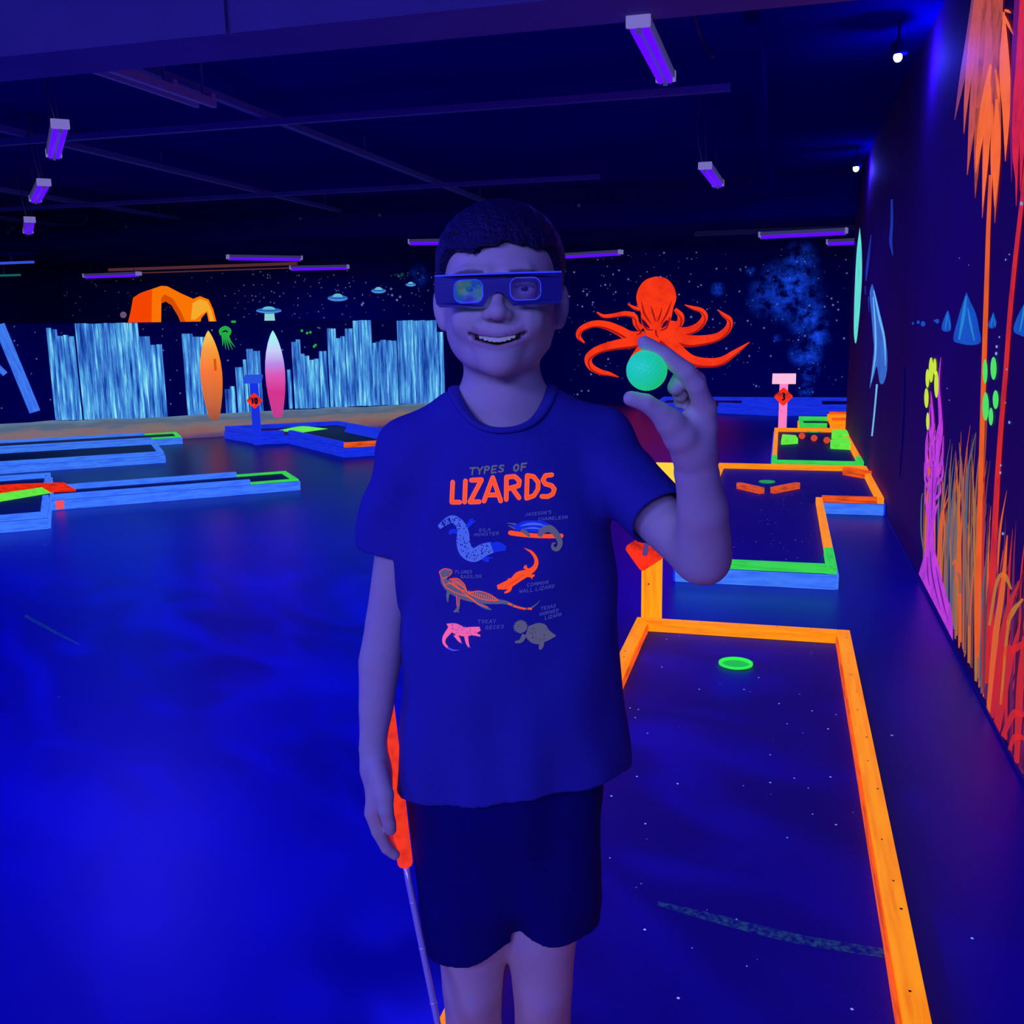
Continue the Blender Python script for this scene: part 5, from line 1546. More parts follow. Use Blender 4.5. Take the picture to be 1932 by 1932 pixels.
# locks along the hairline
rk = random.Random(5)
bm = bmesh.new()
for i in range(420):
    a = rk.uniform(-.062, .062)
    zz = float(1.3885 + .0030 * math.sin(a * 95 + .6) - (.008 if -.045 < a < -.024 else 0)) + .006
    yy = -.0785 * math.sqrt(max(.05, 1 - (a / .0745) ** 2)) - .010
    L = rk.uniform(.006, .014); dx = rk.uniform(-.004, .006)
    p0 = Vector((a, yy + .002, zz + .008)); p1 = Vector((a + dx, yy + .0015, zz - L * .7))
    w = rk.uniform(.0006, .0013)
    vs_ = [bm.verts.new(p0 + Vector((w, .0, 0))), bm.verts.new(p0 + Vector((-w, 0, 0))), bm.verts.new(p0 + Vector((0, .004, 0))), bm.verts.new(p1 + Vector((0, .003, 0)))]
    for f in ((0, 1, 3), (1, 2, 3), (2, 0, 3), (2, 1, 0)): bm.faces.new([vs_[j] for j in f])
o = link('fringe', bm_mesh('fringe', bm), MATS['dark_hair'], hair); o['kind'] = 'stuff'

# T-shirt ------------------------------------------------------------------
T = Vol((-.235, -.16, .63), (.26, .14, 1.27), .0026)
sl, X, Y, Z = T.box((-1, -1, 0), (1, 1, 2))
zk = [.60, .68, .75, .84, .93, 1.0, 1.06, 1.10, 1.14, 1.17]
ip = lambda vals: np.interp(Z.ravel(), zk, vals).reshape(Z.shape).astype(np.float32)
ax, cx = ip([.166, .161, .1545, .147, .1405, .1395, .1385, .134, .122, .104]), ip([.006, .005, .005, .004, .004, .003, .003, .002, 0, 0])
by, cy = ip([.108, .104, .100, .096, .093, .092, .090, .086, .078, .068]), ip([.0, .0, .0, .0, .002, .003, .004, .006, .01, .012])
ang = np.arctan2(Y - cy, X - cx)
fold = (.0034 * np.sin(ang * 9 + 6 * Z) * soft(-Z, -.95, -.68) + .0022 * np.sin(X * 46 - Z * 30 + 1.2) * soft(-Z, -1.12, -.98) + .0016 * np.sin(X * 30 + Z * 52)
        + .0030 * np.sin((X + Z * .8) * 60) * soft(X, .03, .12) * soft(Z, .95, 1.08) + .0028 * np.sin((X - Z * .9) * 62) * soft(-X, .04, .12) * soft(Z, .93, 1.06))
q = np.sqrt(((X - cx) / ax) ** 2 + ((Y - cy) / by) ** 2)
g = np.sqrt(((X - cx) / ax ** 2) ** 2 + ((Y - cy) / by ** 2) ** 2) + 1e-6
v = q * (q - 1) / g
v = np.maximum(v, Z - 1.155)
T.d[sl] = v.astype(np.float32)
T.ell((0, .008, 1.105), (.126, .0835, .112), .03)
T.bones([(.0, .014, 1.190, .044), (.06, .014, 1.171, .044), (.120, .012, 1.146, .046)], .03)
T.bones([(.0, .014, 1.190, .044), (-.06, .014, 1.167, .044), (-.116, .012, 1.140, .046)], .03)
T.bones([(-.112, .012, 1.140, .046), (-.136, .012, 1.07, .0475), (-.1545, .010, .985, .0465)], .022)
T.bones([(.116, .012, 1.146, .046), (.150, -.022, 1.103, .0475), (.200, -.090, 1.0535, .0425)], .022)
T.d[sl] += fold.astype(np.float32) * .9
outer = T.d.copy()
T.d = np.maximum(outer, -(outer + .0055))
Xg, Yg, Zg = X, Y, Z
# hem, sleeves and neck are open
hem = .690 + .012 * np.sin(X * 14 + .6) + .016 * soft(X, .08, .16) + .006 * soft(-X, .1, .16) + .010 * soft(-Y, .0, .1)
T.d = np.maximum(T.d, (hem - Z)).astype(np.float32)
lcut = (X - (-.165)) * (-.16) + (Z - 1.012) * (-.987)                     # hanging sleeve end
T.d = np.where((X < -.1435) & (Z > .90) & (Z < 1.10), np.maximum(T.d, lcut), T.d).astype(np.float32)
dv = unit(np.array([.050, -.068, -.050])); pc = np.array([.185, -.078, 1.066])
rcut = (X - pc[0]) * dv[0] + (Y - pc[1]) * dv[1] + (Z - pc[2]) * dv[2]
T.d = np.where((X > .1475) & (Z > .98), np.maximum(T.d, rcut), T.d).astype(np.float32)
neck = np.sqrt((X / .0585) ** 2 + ((Y - .004) / .0625) ** 2)
T.d = np.maximum(T.d, np.where(Z > 1.14, (1 - neck) * .058, -1)).astype(np.float32)
mes, Vs, Fs = T.mesh('t_shirt', 2)
M_SHIRT = plain('navy_jersey', (.045, .050, .32), .85, .15, noise=.15, scale=300, bump=.15)
shirt = link('t_shirt', mes, M_SHIRT, kid)
bvh = BVHTree.FromPolygons([Vector(p) for p in Vs], [tuple(f) for f in Fs])
# ribbed collar
pts = []
for i in range(56):
    a = 2 * math.pi * i / 56
    hit = bvh.ray_cast(Vector((.0625 * math.cos(a), .004 + .0665 * math.sin(a), 1.40)), Vector((0, 0, -1)))
    if hit[0] is not None: pts.append(hit[0])
for _ in range(3):
    pts = [(pts[i - 1] + pts[i] * 2 + pts[(i + 1) % len(pts)]) / 4 for i in range(len(pts))]
vs, fs = [], []
N = len(pts)
for i, p in enumerate(pts):
    d = Vector((p.x, p.y - .004, 0)).normalized()
    t = (pts[(i + 1) % N] - pts[i - 1]).normalized()
    nrm = d.cross(t); nrm = -nrm if nrm.z < 0 else nrm
    out = t.cross(nrm); out = -out if out.dot(d) < 0 else out
    for a, b in ((-.0075, .0015), (-.004, .0032), (.004, .0030), (.0075, .0010), (.007, -.003), (-.007, -.003)):
        vs.append(p + out * a + nrm * b)
for i in range(N):
    j = (i + 1) % N
    for k in range(6):
        fs.append((i * 6 + k, j * 6 + k, j * 6 + (k + 1) % 6, i * 6 + (k + 1) % 6))
link('collar', mesh_of('collar', vs, fs, True), plain('navy_rib', (.042, .046, .30), .9), shirt)

# shorts ---------------------------------------------------------------------
Q = Vol((-.19, -.13, .40), (.18, .13, .78), .0028)
Q.ell((-.004, .002, .70), (.128, .092, .12), .03)
Q.bones([(-.064, .0, .66, .072), (-.062, -.003, .52, .068), (-.060, -.004, .40, .066)], .02)
Q.bones([(.058, .0, .66, .070), (.057, -.003, .52, .064), (.055, -.004, .40, .061)], .02)
Q.bones([(-.003, -.018, .72, .066), (-.003, -.016, .545, .050)], .03)
sl, X, Y, Z = Q.box((-1, -1, 0), (1, 1, 2))
fd = .003 * np.sin(np.arctan2(Y, X) * 7 + Z * 22) + .0015 * np.sin(X * 70 + Z * 30)
o_ = Q.d + fd.astype(np.float32)
Q.d = np.maximum(o_, -(o_ + .006))
hl = np.where(X < 0, .447 + .02 * soft(X, -.06, .0), .474 + .008 * soft(-X, -.05, 0)) + .006 * soft(-Y, 0, .06)
Q.d = np.maximum(Q.d, np.maximum(hl - Z, Z - .76)).astype(np.float32)
meq, Vq, Fq = Q.mesh('shorts', 2)
link('shorts', meq, plain('black_cloth', (.004, .004, .13), .85, .15, noise=.3, scale=200, bump=.15), kid)
# trainers, below the picture
M_SHOE = plain('dark_shoe', (.05, .05, .2), .6); M_SOLE = plain('pale_sole', (.4, .4, .5), .6)
for sx, kx in ((-1, -.0575), (1, .0415)):
    K = Vol((kx - .09, -.19, .03), (kx + .09, .10, .165), .004)
    K.bones([(kx, .03, .083, .043), (kx + sx * .010, -.05, .078, .042), (kx + sx * .018, -.115, .072, .034)], .02)
    K.bones([(kx, .02, .088, .040), (kx, .018, .143, .038)], .02)
    sl, X, Y, Z = K.box((-1, -1, -1), (1, 1, 1))
    K.d = np.maximum(K.d, np.maximum(.046 - Z, Z - .143)).astype(np.float32)
    mk, _, _ = K.mesh('shoe', 2)
    so = link('shoe', mk, M_SHOE, kid)
    a = [(kx - .036, .06), (kx - .038, -.06), (kx + sx * .016 - .03, -.135), (kx + sx * .02, -.15), (kx + sx * .016 + .034, -.13), (kx + .042, -.05), (kx + .036, .06), (kx, .075)]
    bm = bmesh.new(); f = bm.faces.new([bm.verts.new((p[0], p[1], 0.0415)) for p in a]); gq = bmesh.ops.extrude_face_region(bm, geom=[f])
    for vv in gq['geom']:
        if isinstance(vv, bmesh.types.BMVert): vv.co.z = .054
    bmesh.ops.recalc_face_normals(bm, faces=bm.faces[:])
    link('sole', bm_mesh('sole', bm), M_SOLE, so)
# ------------------------------------------------------------------ printed picture on the shirt
RK = (Matrix.Rotation(-YAW, 3, 'Z'))
def on_chest(px, py, y=-.092):
    """picture point -> x, z on the upright plane of the chest, in the boy's frame"""
    e = RK @ (Vector(EYE) - Vector(ROOT)); r = RK @ Vector(ray(px, py))
    p = e + r * ((y - e.y) / r.y)
    return p.x, p.z
class Print(Paint):
    def __init__(self, k=1.0):
        super().__init__(None, (0, 0, 0))
        self.f = lambda x, y: self.hit(x, y)
        self.kk = k
    def hit(self, px, py):
        x, z = on_chest(px, py)
        h = bvh.ray_cast(Vector((x, -.4, z)), Vector((0, 1, 0)))
        q = h[0] if h[0] is not None else Vector((x, -.09, z))
        return np.array([q.x, q.y - .0010 - .0003 * self.kk, q.z])
    def build(self, name, mat, parent=None):
        return link(name, mesh_of(name, self.v, self.fc), mat, shirt)
c3 = lambda x, y: (780 + x / 4.6, 840 + y / 4.6)
def pr(name, mat, strokes=(), polys=(), dots=(), k=1.0):
    p = Print(k)
    for pts, w in strokes:
        p.stroke([c3(*q) for q in pts], [x / 4.6 for x in w], 0, 5)
    for pts in polys:
        p.poly([c3(*q) for q in pts], 0, 2)
    for q, r in dots:
        p.dot(c3(*q), r / 4.6, 0, 8)
    return p.build(name, mat)
I_OR = fluo('print_orange', (255, 80, 25), .9); I_GY = fluo('print_grey', (104, 104, 128), .55); I_BL = fluo('print_pale_blue', (82, 116, 228), .6); I_DB = fluo('print_blue', (24, 52, 225), .55)
I_PK = fluo('print_pink', (255, 105, 150), .8); I_TX = fluo('print_text', (74, 76, 178), .55); I_EDGE = fluo('print_rose_edge', (255, 120, 110), .8); I_NAVY = fluo('print_navy', (14, 14, 150), .35)
STROKE = {'T': [[(0, 1), (1, 1)], [(.5, 1), (.5, 0)]], 'Y': [[(0, 1), (.5, .5), (1, 1)], [(.5, .5), (.5, 0)]], 'P': [[(.1, 0), (.1, 1), (.7, 1), (.9, .78), (.7, .5), (.1, .5)]], 'E': [[(.9, 1), (.1, 1), (.1, 0), (.9, 0)], [(.1, .5), (.75, .5)]],
          'S': [[(.9, .88), (.6, 1), (.2, .92), (.15, .68), (.5, .52), (.85, .36), (.82, .1), (.45, 0), (.08, .1)]], 'O': [[(.5, 1), (.12, .75), (.12, .25), (.5, 0), (.88, .25), (.88, .75), (.5, 1)]], 'F': [[(.9, 1), (.1, 1), (.1, 0)], [(.1, .5), (.75, .5)]],
          'L': [[(.1, 1), (.1, 0), (.9, 0)]], 'I': [[(.5, 1), (.5, 0)]], 'Z': [[(.05, 1), (.95, 1), (.05, 0), (.95, 0)]], 'A': [[(0, 0), (.5, 1), (1, 0)], [(.2, .35), (.8, .35)]], 'R': [[(.1, 0), (.1, 1), (.7, 1), (.9, .78), (.7, .52), (.1, .5)], [(.45, .5), (.95, 0)]],
          'D': [[(.1, 0), (.1, 1), (.6, .95), (.92, .65), (.92, .35), (.6, .05), (.1, 0)]], 'G': [[(.9, .85), (.55, 1), (.15, .75), (.15, .25), (.5, 0), (.9, .15), (.9, .45), (.6, .45)]], 'M': [[(0, 0), (.1, 1), (.5, .35), (.9, 1), (1, 0)]], 'N': [[(.1, 0), (.1, 1), (.9, 0), (.9, 1)]],
          'J': [[(.8, 1), (.8, .2), (.5, 0), (.15, .2)]], 'C': [[(.9, .85), (.5, 1), (.12, .7), (.12, .3), (.5, 0), (.9, .15)]], 'K': [[(.1, 1), (.1, 0)], [(.9, 1), (.1, .45), (.9, 0)]], "'": [[(.5, 1.05), (.45, .75)]], 'H': [[(.1, 1), (.1, 0)], [(.9, 1), (.9, 0)], [(.1, .5), (.9, .5)]],
          'U': [[(.1, 1), (.1, .25), (.5, 0), (.9, .25), (.9, 1)]], 'B': [[(.1, 0), (.1, 1), (.65, 1), (.85, .78), (.6, .53), (.1, .53)], [(.6, .53), (.92, .28), (.65, 0), (.1, 0)]], 'W': [[(0, 1), (.25, 0), (.5, .65), (.75, 0), (1, 1)]], 'X': [[(0, 1), (1, 0)], [(1, 1), (0, 0)]]}
def seg(pts, m=4):
    out = [pts[0]]
    for a, b in zip(pts, pts[1:]):
        out += [(a[0] + (b[0] - a[0]) * t, a[1] + (b[1] - a[1]) * t) for t in np.linspace(0, 1, m + 1)[1:]]
    return out
def straight(p, pts, w):
    """angular pen line with round joints"""
    for a, b in zip(pts, pts[1:]):
        p.stroke([a, ((a[0] + b[0]) / 2, (a[1] + b[1]) / 2), b], [w, w, w], 0, 2)
    for q in pts:
        p.dot(q, w / 2, 0, 8)
def words(name, text, x, y, width, h, rot, mat, w):
    p = Print(1.6)
    n = sum(.5 if c in "I' " else 1 for c in text)
    adv = width / n; cx = 0
    ca, sa = math.cos(math.radians(rot)), math.sin(math.radians(rot))
    for c in text:
        a = adv * (.5 if c in "I' " else 1)
        for stt in STROKE.get(c, []):
            straight(p, [c3(x + (cx + q[0] * a * .74) * ca - (q[1] * h) * -sa, y - (cx + q[0] * a * .74) * sa - q[1] * h * ca) for q in stt], w / 4.6)
        cx += a
    return p.build(name, mat)
words('title_print', 'TYPES', 484, 272, 318, 56, 6, I_GY, 15)
words('title_print', 'OF', 866, 240, 134, 58, 6, I_GY, 16)
big = {'L': [[(335, 340), (328, 512), (400, 508)]], 'I': [[(448, 325), (442, 505)]], 'Z': [[(500, 318), (590, 312), (488, 503), (570, 498)]], 'A': [[(612, 492), (688, 292), (758, 490)], [(655, 440), (735, 437)]],
       'R': [[(806, 478), (808, 288), (880, 282), (922, 320), (915, 362), (815, 388)], [(860, 384), (918, 465)]], 'D': [[(984, 470), (990, 276), (1045, 285), (1086, 335), (1084, 395), (1048, 450), (984, 470)]],
       'S': [[(1208, 276), (1150, 280), (1128, 318), (1150, 352), (1205, 368), (1230, 400), (1215, 442), (1170, 462), (1118, 458)]]}
for kx_, mt_, ww in ((1.2, I_EDGE, 40), (2.2, I_OR, 33)):
    p = Print(kx_)
    for c in 'LIZARDS':
        for stt in big[c]:
            straight(p, [c3(*q) for q in seg(stt, 1)], ww / 4.6)
    p.build('title_print' if ww == 33 else 'title_edge_print', mt_)
for t_, x, y, w, h, r in (('GILA', 568, 757, 108, 26, 5), ('MONSTER', 528, 800, 222, 26, 5), ("JACKSON'S", 970, 622, 238, 26, 3), ('CHAMELEON', 1086, 664, 268, 24, 1), ('PLUMED', 358, 1132, 156, 25, 2), ('BASILISK', 408, 1172, 192, 25, 3),
                          ('COMMON', 985, 1232, 196, 28, 6), ('WALL LIZARD', 920, 1284, 316, 28, 6), ('TOKAY', 558, 1552, 166, 30, 5), ('GECKO', 624, 1598, 170, 30, 6), ('TEXAS', 1108, 1440, 138, 26, 6), ('HORNED', 1096, 1488, 176, 26, 7), ('LIZARD', 1142, 1524, 156, 26, 7)):
    words('caption_print', t_, x, y, w, h, r, I_TX, 6.5)
# gila monster
gs = [(212, 745), (262, 700), (335, 660), (400, 700), (428, 775), (430, 860), (455, 935), (525, 968), (605, 922), (680, 895)]
gw = [34, 54, 68, 84, 104, 120, 126, 120, 112, 100]
pr('gila_leg_print', I_DB, [([(430, 740), (480, 702), (510, 655)], [40, 34, 44]), ([(500, 690), (545, 660)], [16, 8]), ([(505, 670), (520, 640)], [14, 6])], k=1)
pr('gila_leg_print', I_DB, [([(390, 770), (330, 770), (308, 800)], [44, 40, 24])], k=1)
pr('gila_leg_print', I_DB, [([(560, 950), (610, 992), (655, 1018)], [44, 44, 24]), ([(620, 985), (690, 990)], [20, 6])], k=1)
pr('gila_head_print', I_DB, [([(660, 895), (740, 890), (805, 905)], [96, 86, 36])], k=1.5)
pr('gila_monster_print', I_BL, [(gs, gw)], k=2)
rg = random.Random(9); ds = []
sp2 = catmull([(a[0], a[1], b) for a, b in zip(gs, gw)], 12)
for i in range(105):
    q = sp2[rg.randrange(6, len(sp2))]
    ds.append(([(q[0] + rg.uniform(-.42, .42) * q[2] + d_[0], q[1] + rg.uniform(-.42, .42) * q[2] + d_[1]) for d_ in ((0, 0), (0, 0))], None))
pr('gila_pattern_print', I_NAVY, [([a[0], ((a[0][0] + rg.uniform(-14, 14)), (a[0][1] + rg.uniform(-14, 14)))], [9, 7]) for a, _ in ds] + [([(240, 690), (268, 735)], [14, 12]), ([(300, 650), (320, 700)], [14, 12])], k=3)
# chameleon on its branch
pr('branch_print', I_OR, [([(842, 765), (980, 785), (1140, 800), (1292, 806)], [42, 40, 36, 38])], dots=[((842, 765), 21), ((1290, 806), 19)], k=1)
pr('chameleon_print', I_DB, polys=[((825, 700), (900, 690), (952, 664), (1040, 662), (1125, 668), (1180, 700), (1225, 745), (1110, 768), (1000, 755), (905, 748), (860, 725))], k=2)
pr('chameleon_print', I_BL, [([(930, 705), (1010, 690), (1090, 695), (1150, 715)], [6, 22, 18, 6]), ([(960, 730), (1040, 725), (1120, 740)], [4, 16, 6])], k=3)
pr('chameleon_tail_print', I_GY, [([(1095, 800), (1120, 755), (1185, 735), (1245, 790), (1278, 860), (1255, 915), (1215, 905), (1212, 870), (1238, 862)], [40, 56, 62, 54, 46, 38, 28, 20, 10]), ([(935, 740), (985, 770), (1010, 800)], [34, 32, 18]), ([(815, 680), (890, 688)], [6, 14]), ([(822, 700), (880, 728)], [5, 12])], k=3)
# wall lizard
pr('wall_lizard_print', I_OR, [([(965, 900), (1030, 938), (1068, 1005), (1052, 1068), (990, 1112), (920, 1142), (862, 1190), (800, 1222), (728, 1240)], [4, 22, 32, 42, 60, 82, 66, 66, 34]), ([(1000, 1095), (970, 1062), (985, 1050)], [26, 22, 8]), ([(970, 1062), (955, 1075)], [12, 6]), ([(985, 1130), (1030, 1140), (1052, 1130)], [30, 26, 10]), ([(1025, 1140), (1030, 1168)], [14, 6]),
                              ([(860, 1190), (835, 1172), (815, 1185)], [28, 24, 10]), ([(850, 1215), (830, 1262), (790, 1285)], [30, 28, 12])], k=1)
pr('wall_lizard_mark_print', fluo('print_rust', (190, 40, 20), .8), [([(950 - i * 16, 1128 + i * 11), (955 - i * 16, 1136 + i * 11)], [8, 6]) for i in range(11)] + [([(905 - i * 14, 1165 + i * 8), (908 - i * 14, 1172 + i * 8)], [6, 5]) for i in range(5)], dots=[((770, 1222), 5)], k=2)
# plumed basilisk
pr('basilisk_print', I_GY, [([(270, 1135), (258, 1200), (320, 1262), (430, 1312), (560, 1350), (690, 1358), (800, 1364), (900, 1402), (1000, 1420), (1060, 1392), (1100, 1358)], [54, 64, 92, 92, 60, 46, 30, 20, 16, 10, 3]), ([(225, 1150), (275, 1128), (322, 1122)], [40, 56, 40]), ([(310, 1280), (292, 1330), (292, 1392)], [36, 28, 8]),
                           ([(382, 1320), (386, 1420), (368, 1462), (342, 1472)], [30, 26, 26, 8]), ([(370, 1455), (395, 1475)], [20, 6]), ([(480, 1310), (560, 1378), (630, 1412), (678, 1430)], [50, 34, 28, 6]), ([(300, 1200), (380, 1215), (460, 1280)], [30, 70, 20]), ([(480, 1300), (600, 1310), (730, 1348)], [30, 60, 10])], k=1)
hs = []
for i in range(9):
    x = 325 + i * 15; y = 1182 + (i * i) * 1.0
    hs.append(([(x, y), (x + 16, y + 40)], [6, 5]))
for i in range(13):
    x = 482 + i * 19; y = 1275 + i * 4
    hs.append(([(x, y), (x - 6, y + 36)], [6, 5]))
pr('basilisk_outline_print', I_OR, hs + [([(215, 1130), (262, 1100), (325, 1108), (322, 1140), (280, 1172), (240, 1180), (215, 1130)], [6] * 7), ([(245, 1185), (270, 1250), (360, 1300), (470, 1330), (560, 1385), (650, 1410)], [6, 7, 7, 8, 8, 5]), ([(300, 1210), (390, 1265), (460, 1285)], [8, 8, 6]),
                                         ([(270, 1235), (345, 1225), (440, 1300), (545, 1370)], [5, 7, 7, 5]), ([(305, 1185), (380, 1178), (440, 1225), (470, 1292), (560, 1276), (660, 1300), (738, 1345)], [6, 8, 7, 7, 7, 7, 6]), ([(370, 1325), (374, 1420)], [6, 5]), ([(400, 1345), (390, 1420)], [5, 4]), ([(460, 1292), (600, 1345), (738, 1348)], [6, 7, 6])]
   + [([(x - 16, y - 4), (x + 16, y + 5)], [16, 14]) for x, y in ((838, 1378), (884, 1396), (920, 1407), (955, 1416), (1012, 1420))], k=2.4)
# tokay gecko
pr('gecko_print', I_PK, [([(295, 1612), (360, 1622), (440, 1640), (515, 1620), (578, 1598)], [54, 92, 80, 64, 34]), ([(500, 1640), (580, 1660)], [40, 14]), ([(312, 1640), (262, 1712), (258, 1760), (290, 1795)], [50, 34, 26, 18]), ([(285, 1600), (312, 1588)], [22, 12]), ([(360, 1675), (390, 1712), (408, 1735)], [40, 30, 14]), ([(455, 1675), (465, 1728), (480, 1765)], [36, 28, 14])], k=1)
pr('gecko_mark_print', fluo('print_lilac', (105, 85, 215), .6), [([(290, 1795), (335, 1808), (395, 1800)], [18, 13, 3]), ([(408, 1735), (425, 1742)], [12, 4]), ([(480, 1762), (497, 1770)], [12, 4])] + [([(x, y), (x + rg.uniform(-10, 10), y + rg.uniform(-10, 10))], [8, 6]) for x, y in [(rg.uniform(315, 540), rg.uniform(1592, 1672)) for _ in range(34)]], k=2)
# horned lizard
pr('horned_lizard_print', I_GY, [([(985, 1610), (1045, 1630), (1110, 1645), (1165, 1662), (1240, 1672)], [90, 168, 176, 100, 5]), ([(965, 1640), (932, 1692), (880, 1702)], [44, 34, 14]), ([(1115, 1715), (1108, 1752), (1098, 1778)], [44, 40, 18])] + [([(930 + 52 * math.cos(a), 1572 - 50 * math.sin(a)), (930 + 66 * math.cos(a), 1572 - 64 * math.sin(a))], [14, 2]) for a in np.linspace(-.4, 3.6, 13)], dots=[((930, 1572), 56)], k=1)
pr('horned_lizard_mark_print', fluo('print_dim_grey', (82, 82, 112), .5), dots=[((905, 1565), 7)] + [((rg.uniform(1000, 1160), rg.uniform(1585, 1700)), rg.uniform(4, 8)) for _ in range(16)], k=2)

# ------------------------------------------------------------------ card glasses on his nose
def kidpt(p):
    return Matrix.Rotation(YAW, 3, 'Z') @ Vector(p) + Vector(ROOT)
GC = Vector((-.0025, -.1015, 1.3385))
gl = thing('card_glasses', 'dark card rainbow glasses with pale blue edges worn by the boy', 'glasses', tuple(kidpt(GC)), YAW)
TILT = -.018
def rrect(x0, x1, z0, z1, r, n=5):
    out = []
    for cx, cz, a0 in ((x1 - r, z1 - r, 0), (x0 + r, z1 - r, 90), (x0 + r, z0 + r, 180), (x1 - r, z0 + r, 270)):
        for k in range(n + 1):
            a = math.radians(a0 + 90 * k / n)
            out.append((cx + r * math.cos(a), cz + r * math.sin(a)))
    return out
HWd, Z1, Z0 = .0725, .0165, -.0185
outline = [(-HWd, Z1), (-HWd, Z0 + .004), (-HWd + .004, Z0), (-.030, Z0 - .001), (-.0185, Z0 - .001), (-.0120, -.0105), (-.0080, -.0055), (-.0015, -.0035), (.0050, -.0055), (.0090, -.0105), (.0155, Z0 - .001), (.028, Z0 - .001), (HWd - .004, Z0), (HWd, Z0 + .004), (HWd, Z1)]
holes = [rrect(-.0510, -.0180, -.0145, .0110, .0085), rrect(.0130, .0480, -.0135, .0115, .0085)]
def bend(x):                                            # the card bows back a little at both ends
    return .012 * (abs(x) / HWd) ** 2.2
def densify(poly, step=.006):
    out = []
    for i, a in enumerate(poly):
        b = poly[(i + 1) % len(poly)]
        n = max(1, int(math.hypot(b[0] - a[0], b[1] - a[1]) / step))
        out += [(a[0] + (b[0] - a[0]) * t / n, a[1] + (b[1] - a[1]) * t / n) for t in range(n)]
    return out
loops = [densify(outline)] + [densify(h) for h in holes]
flat = [p for lp in loops for p in lp]
tri = tessellate_polygon([[Vector((p[0], p[1], 0)) for p in lp] for lp in loops])
vs = [(p[0], bend(p[0]) + o_, p[1]) for o_ in (-.0006, .0006) for p in flat]
nf = len(flat)
fs = [tuple(t) for t in tri] + [tuple(nf + i for i in t[::-1]) for t in tri]
i0 = 0
for lp in loops:
    for i in range(len(lp)):
        j = (i + 1) % len(lp)
        fs.append((i0 + i, i0 + j, nf + i0 + j, nf + i0 + i))
    i0 += len(lp)
me = mesh_of('card_front', vs, fs)
bm = bmesh.new(); bm.from_mesh(me); bmesh.ops.recalc_face_normals(bm, faces=bm.faces[:]); bm.to_mesh(me); bm.free()
M_CARD = plain('dark_card', (.03, .03, .21), .5, .4)
M_EDGE = fluo('card_edge', (52, 66, 250), .75)
fr_ = link('card_front', me, M_CARD, gl); fr_.rotation_euler = (0, TILT, 0)
tp = [(x, bend(x), Z1 + .0004) for x in np.linspace(-HWd, HWd, 15)]
o = tube('paper_edge', tp, .0011, M_EDGE, gl, 6); o.rotation_euler = (0, TILT, 0)
for h in holes:
    pts = [(p[0], bend(p[0]) - .0004, p[1]) for p in densify(h, .003)]
    o = tube('paper_edge', pts[-8:] + pts[:-7] if False else pts + [pts[0]], .00065, M_EDGE, gl, 5); o.rotation_euler = (0, TILT, 0)
def film(name, tint, amt):
    mt, nt, b = new_mat(name)
    out = nt.nodes['Material Output']
    tr = nt.nodes.new('ShaderNodeBsdfTransparent'); tr.inputs[0].default_value = (.86, .86, .95, 1)
    tc = nt.nodes.new('ShaderNodeTexCoord'); nz = nt.nodes.new('ShaderNodeTexNoise'); nz.inputs['Scale'].default_value = 55; nz.inputs['Detail'].default_value = 2
    rp = nt.nodes.new('ShaderNodeValToRGB')
    e = rp.color_ramp.elements
    e[0].position, e[0].color = .35, lin(*tint[0]); e[1].position, e[1].color = .68, lin(*tint[-1])
    for i, c in enumerate(tint[1:-1]):
        k = e.new(.35 + .33 * (i + 1) / (len(tint) - 1)); k.color = lin(*c)
    nt.links.new(tc.outputs['Object'], nz.inputs['Vector']); nt.links.new(nz.outputs['Fac'], rp.inputs[0])
    nt.links.new(rp.outputs[0], b.inputs['Base Color']); nt.links.new(rp.outputs[0], b.inputs['Emission Color'])
    b.inputs['Emission Strength'].default_value = .55; b.inputs['Roughness'].default_value = .25  # rainbow reflection painted in as noise colour with its own glow
    mx = nt.nodes.new('ShaderNodeMixShader'); mx.inputs[0].default_value = amt
    nt.links.new(tr.outputs[0], mx.inputs[1]); nt.links.new(b.outputs[0], mx.inputs[2]); nt.links.new(mx.outputs[0], out.inputs[0])
    return mt
for h, mt_, lb_ in ((holes[0], film('rainbow_film', [(40, 40, 170), (25, 110, 190), (50, 160, 140), (110, 165, 70)], .40), 'film lens with a green and aqua rainbow sheen'), (holes[1], film('clear_film', [(30, 30, 130), (60, 55, 170)], .22), 'nearly clear film lens')):
    d_ = densify(h, .003)
    me = mesh_of('lens_film', [(p[0], bend(p[0]) + .0007, p[1]) for p in d_], [tuple(t) for t in tessellate_polygon([[Vector((p[0], p[1], 0)) for p in d_]])])
    o = link('lens_film', me, mt_, gl); o.rotation_euler = (0, TILT, 0); o['label'] = lb_
for s in (-1, 1):
    xs = s * HWd
    vs = [(xs, bend(xs), Z1), (xs, bend(xs), -.013), (xs + s * .0035, .045, Z1 - .004), (xs + s * .0035, .045, -.004), (xs + s * .005, .100, .008), (xs + s * .005, .100, -.003), (xs + s * .004, .124, -.004), (xs + s * .004, .122, -.016)]
    vs = vs + [(v[0] - s * .0012, v[1], v[2]) for v in vs]
    fs = []
    for i in range(3):
        a = 2 * i
        fs += [(a, a + 1, a + 3, a + 2), (a + 8, a + 10, a + 11, a + 9), (a, a + 2, a + 10, a + 8), (a + 1, a + 9, a + 11, a + 3)]
    fs += [(0, 8, 9, 1), (6, 7, 15, 14)]
    o = link('temple', mesh_of('temple', vs, fs), M_CARD, gl); o.rotation_euler = (0, TILT, 0)

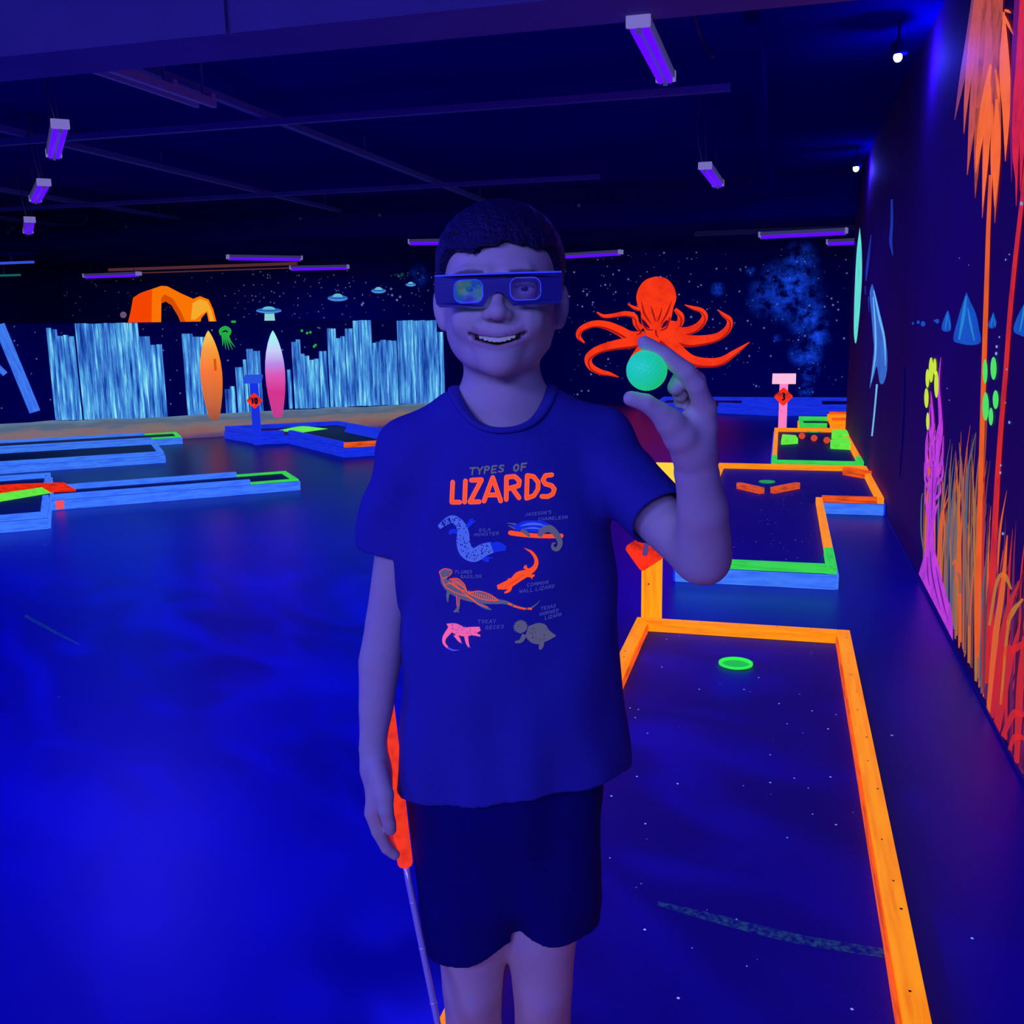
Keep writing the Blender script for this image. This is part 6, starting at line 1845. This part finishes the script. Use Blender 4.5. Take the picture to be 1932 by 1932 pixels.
# ------------------------------------------------------------------ golf ball in his raised hand
bc = Vector((.1510, -.2110, 1.2492)); RB = .02135
bl = bmesh.new()
bmesh.ops.create_icosphere(bl, subdivisions=6, radius=1.0)
co_ = np.array([v.co[:] for v in bl.verts])
ND = 336
kk = np.arange(ND) + .5
ph = np.arccos(1 - 2 * kk / ND); th_ = math.pi * (1 + 5 ** .5) * kk
dm = np.stack([np.cos(th_) * np.sin(ph), np.sin(th_) * np.sin(ph), np.cos(ph)], 1)
cosang = (co_ @ dm.T).max(1)
an = np.arccos(np.clip(cosang, -1, 1)); R0 = .086
rr_ = RB - .00042 * np.clip(1 - (an / R0) ** 2, 0, 1)
co_ = co_ * rr_[:, None]
for v, c in zip(bl.verts, co_): v.co = c
ball = link('golf_ball', bm_mesh('golf_ball', bl, True), None)
mt, nt, b = new_mat('green_ball_paint')
b.inputs['Base Color'].default_value = (.05, .70, .36, 1); b.inputs['Roughness'].default_value = .4
b.inputs['Emission Color'].default_value = lin(22, 222, 112); b.inputs['Emission Strength'].default_value = .64
ball.data.materials.append(mt)
ball.location = kidpt(bc)
tag(ball, 'glowing green golf ball pinched in the boy\'s raised hand', 'golf ball')

# ------------------------------------------------------------------ putter in his other hand
g0_, g1_, g2_ = Vector((-.1655, .006, .800)), Vector((-.1425, -.030, .582)), Vector((-.1005, -.098, .394))
pt = thing('putter', 'putter with a red rubber grip and bright steel shaft hanging from the boy\'s lowered hand', 'putter', tuple(kidpt(g1_)), YAW)
L = lambda p: tuple(Vector(p) - g1_)
d1 = (g1_ - g0_).normalized()
tube('grip', [L(g0_), L(g0_ + d1 * .004), L(g0_.lerp(g1_, .5)), L(g1_ - d1 * .004), L(g1_)], .0, fluo('red_grip_rubber', (255, 60, 32), .85, .3, scale=60, second=(225, 45, 30)), pt, 14, True, [.009, .0118, .0112, .0104, .0085])
M_STEEL = plain('polished_steel', (.9, .9, .95), .3, .6, .45)
d2 = (g2_ - g1_).normalized()
tend = g1_ + d2 * ((.583 - .085) / -d2.z)
tube('shaft', [L(g1_ - d1 * .01), L(g1_ + d2 * .02), L(g1_.lerp(tend, .5)), L(tend)], .0, M_STEEL, pt, 12, True, [.0046, .0046, .0041, .0036])
for f_ in (.09, .20, .33, .46, .6, .74):
    c = g1_.lerp(tend, f_)
    tube('shaft_step', [L(c - d2 * .0015), L(c + d2 * .0015)], .0049, M_STEEL, pt, 12)
hd_ = link('putter_head', box_mesh('putter_head', .022, .10, .024, .005), fluo('red_head_rubber', (250, 60, 30), .8), pt)
hd_.location = L(tend + Vector((0, -.03, -.014)))
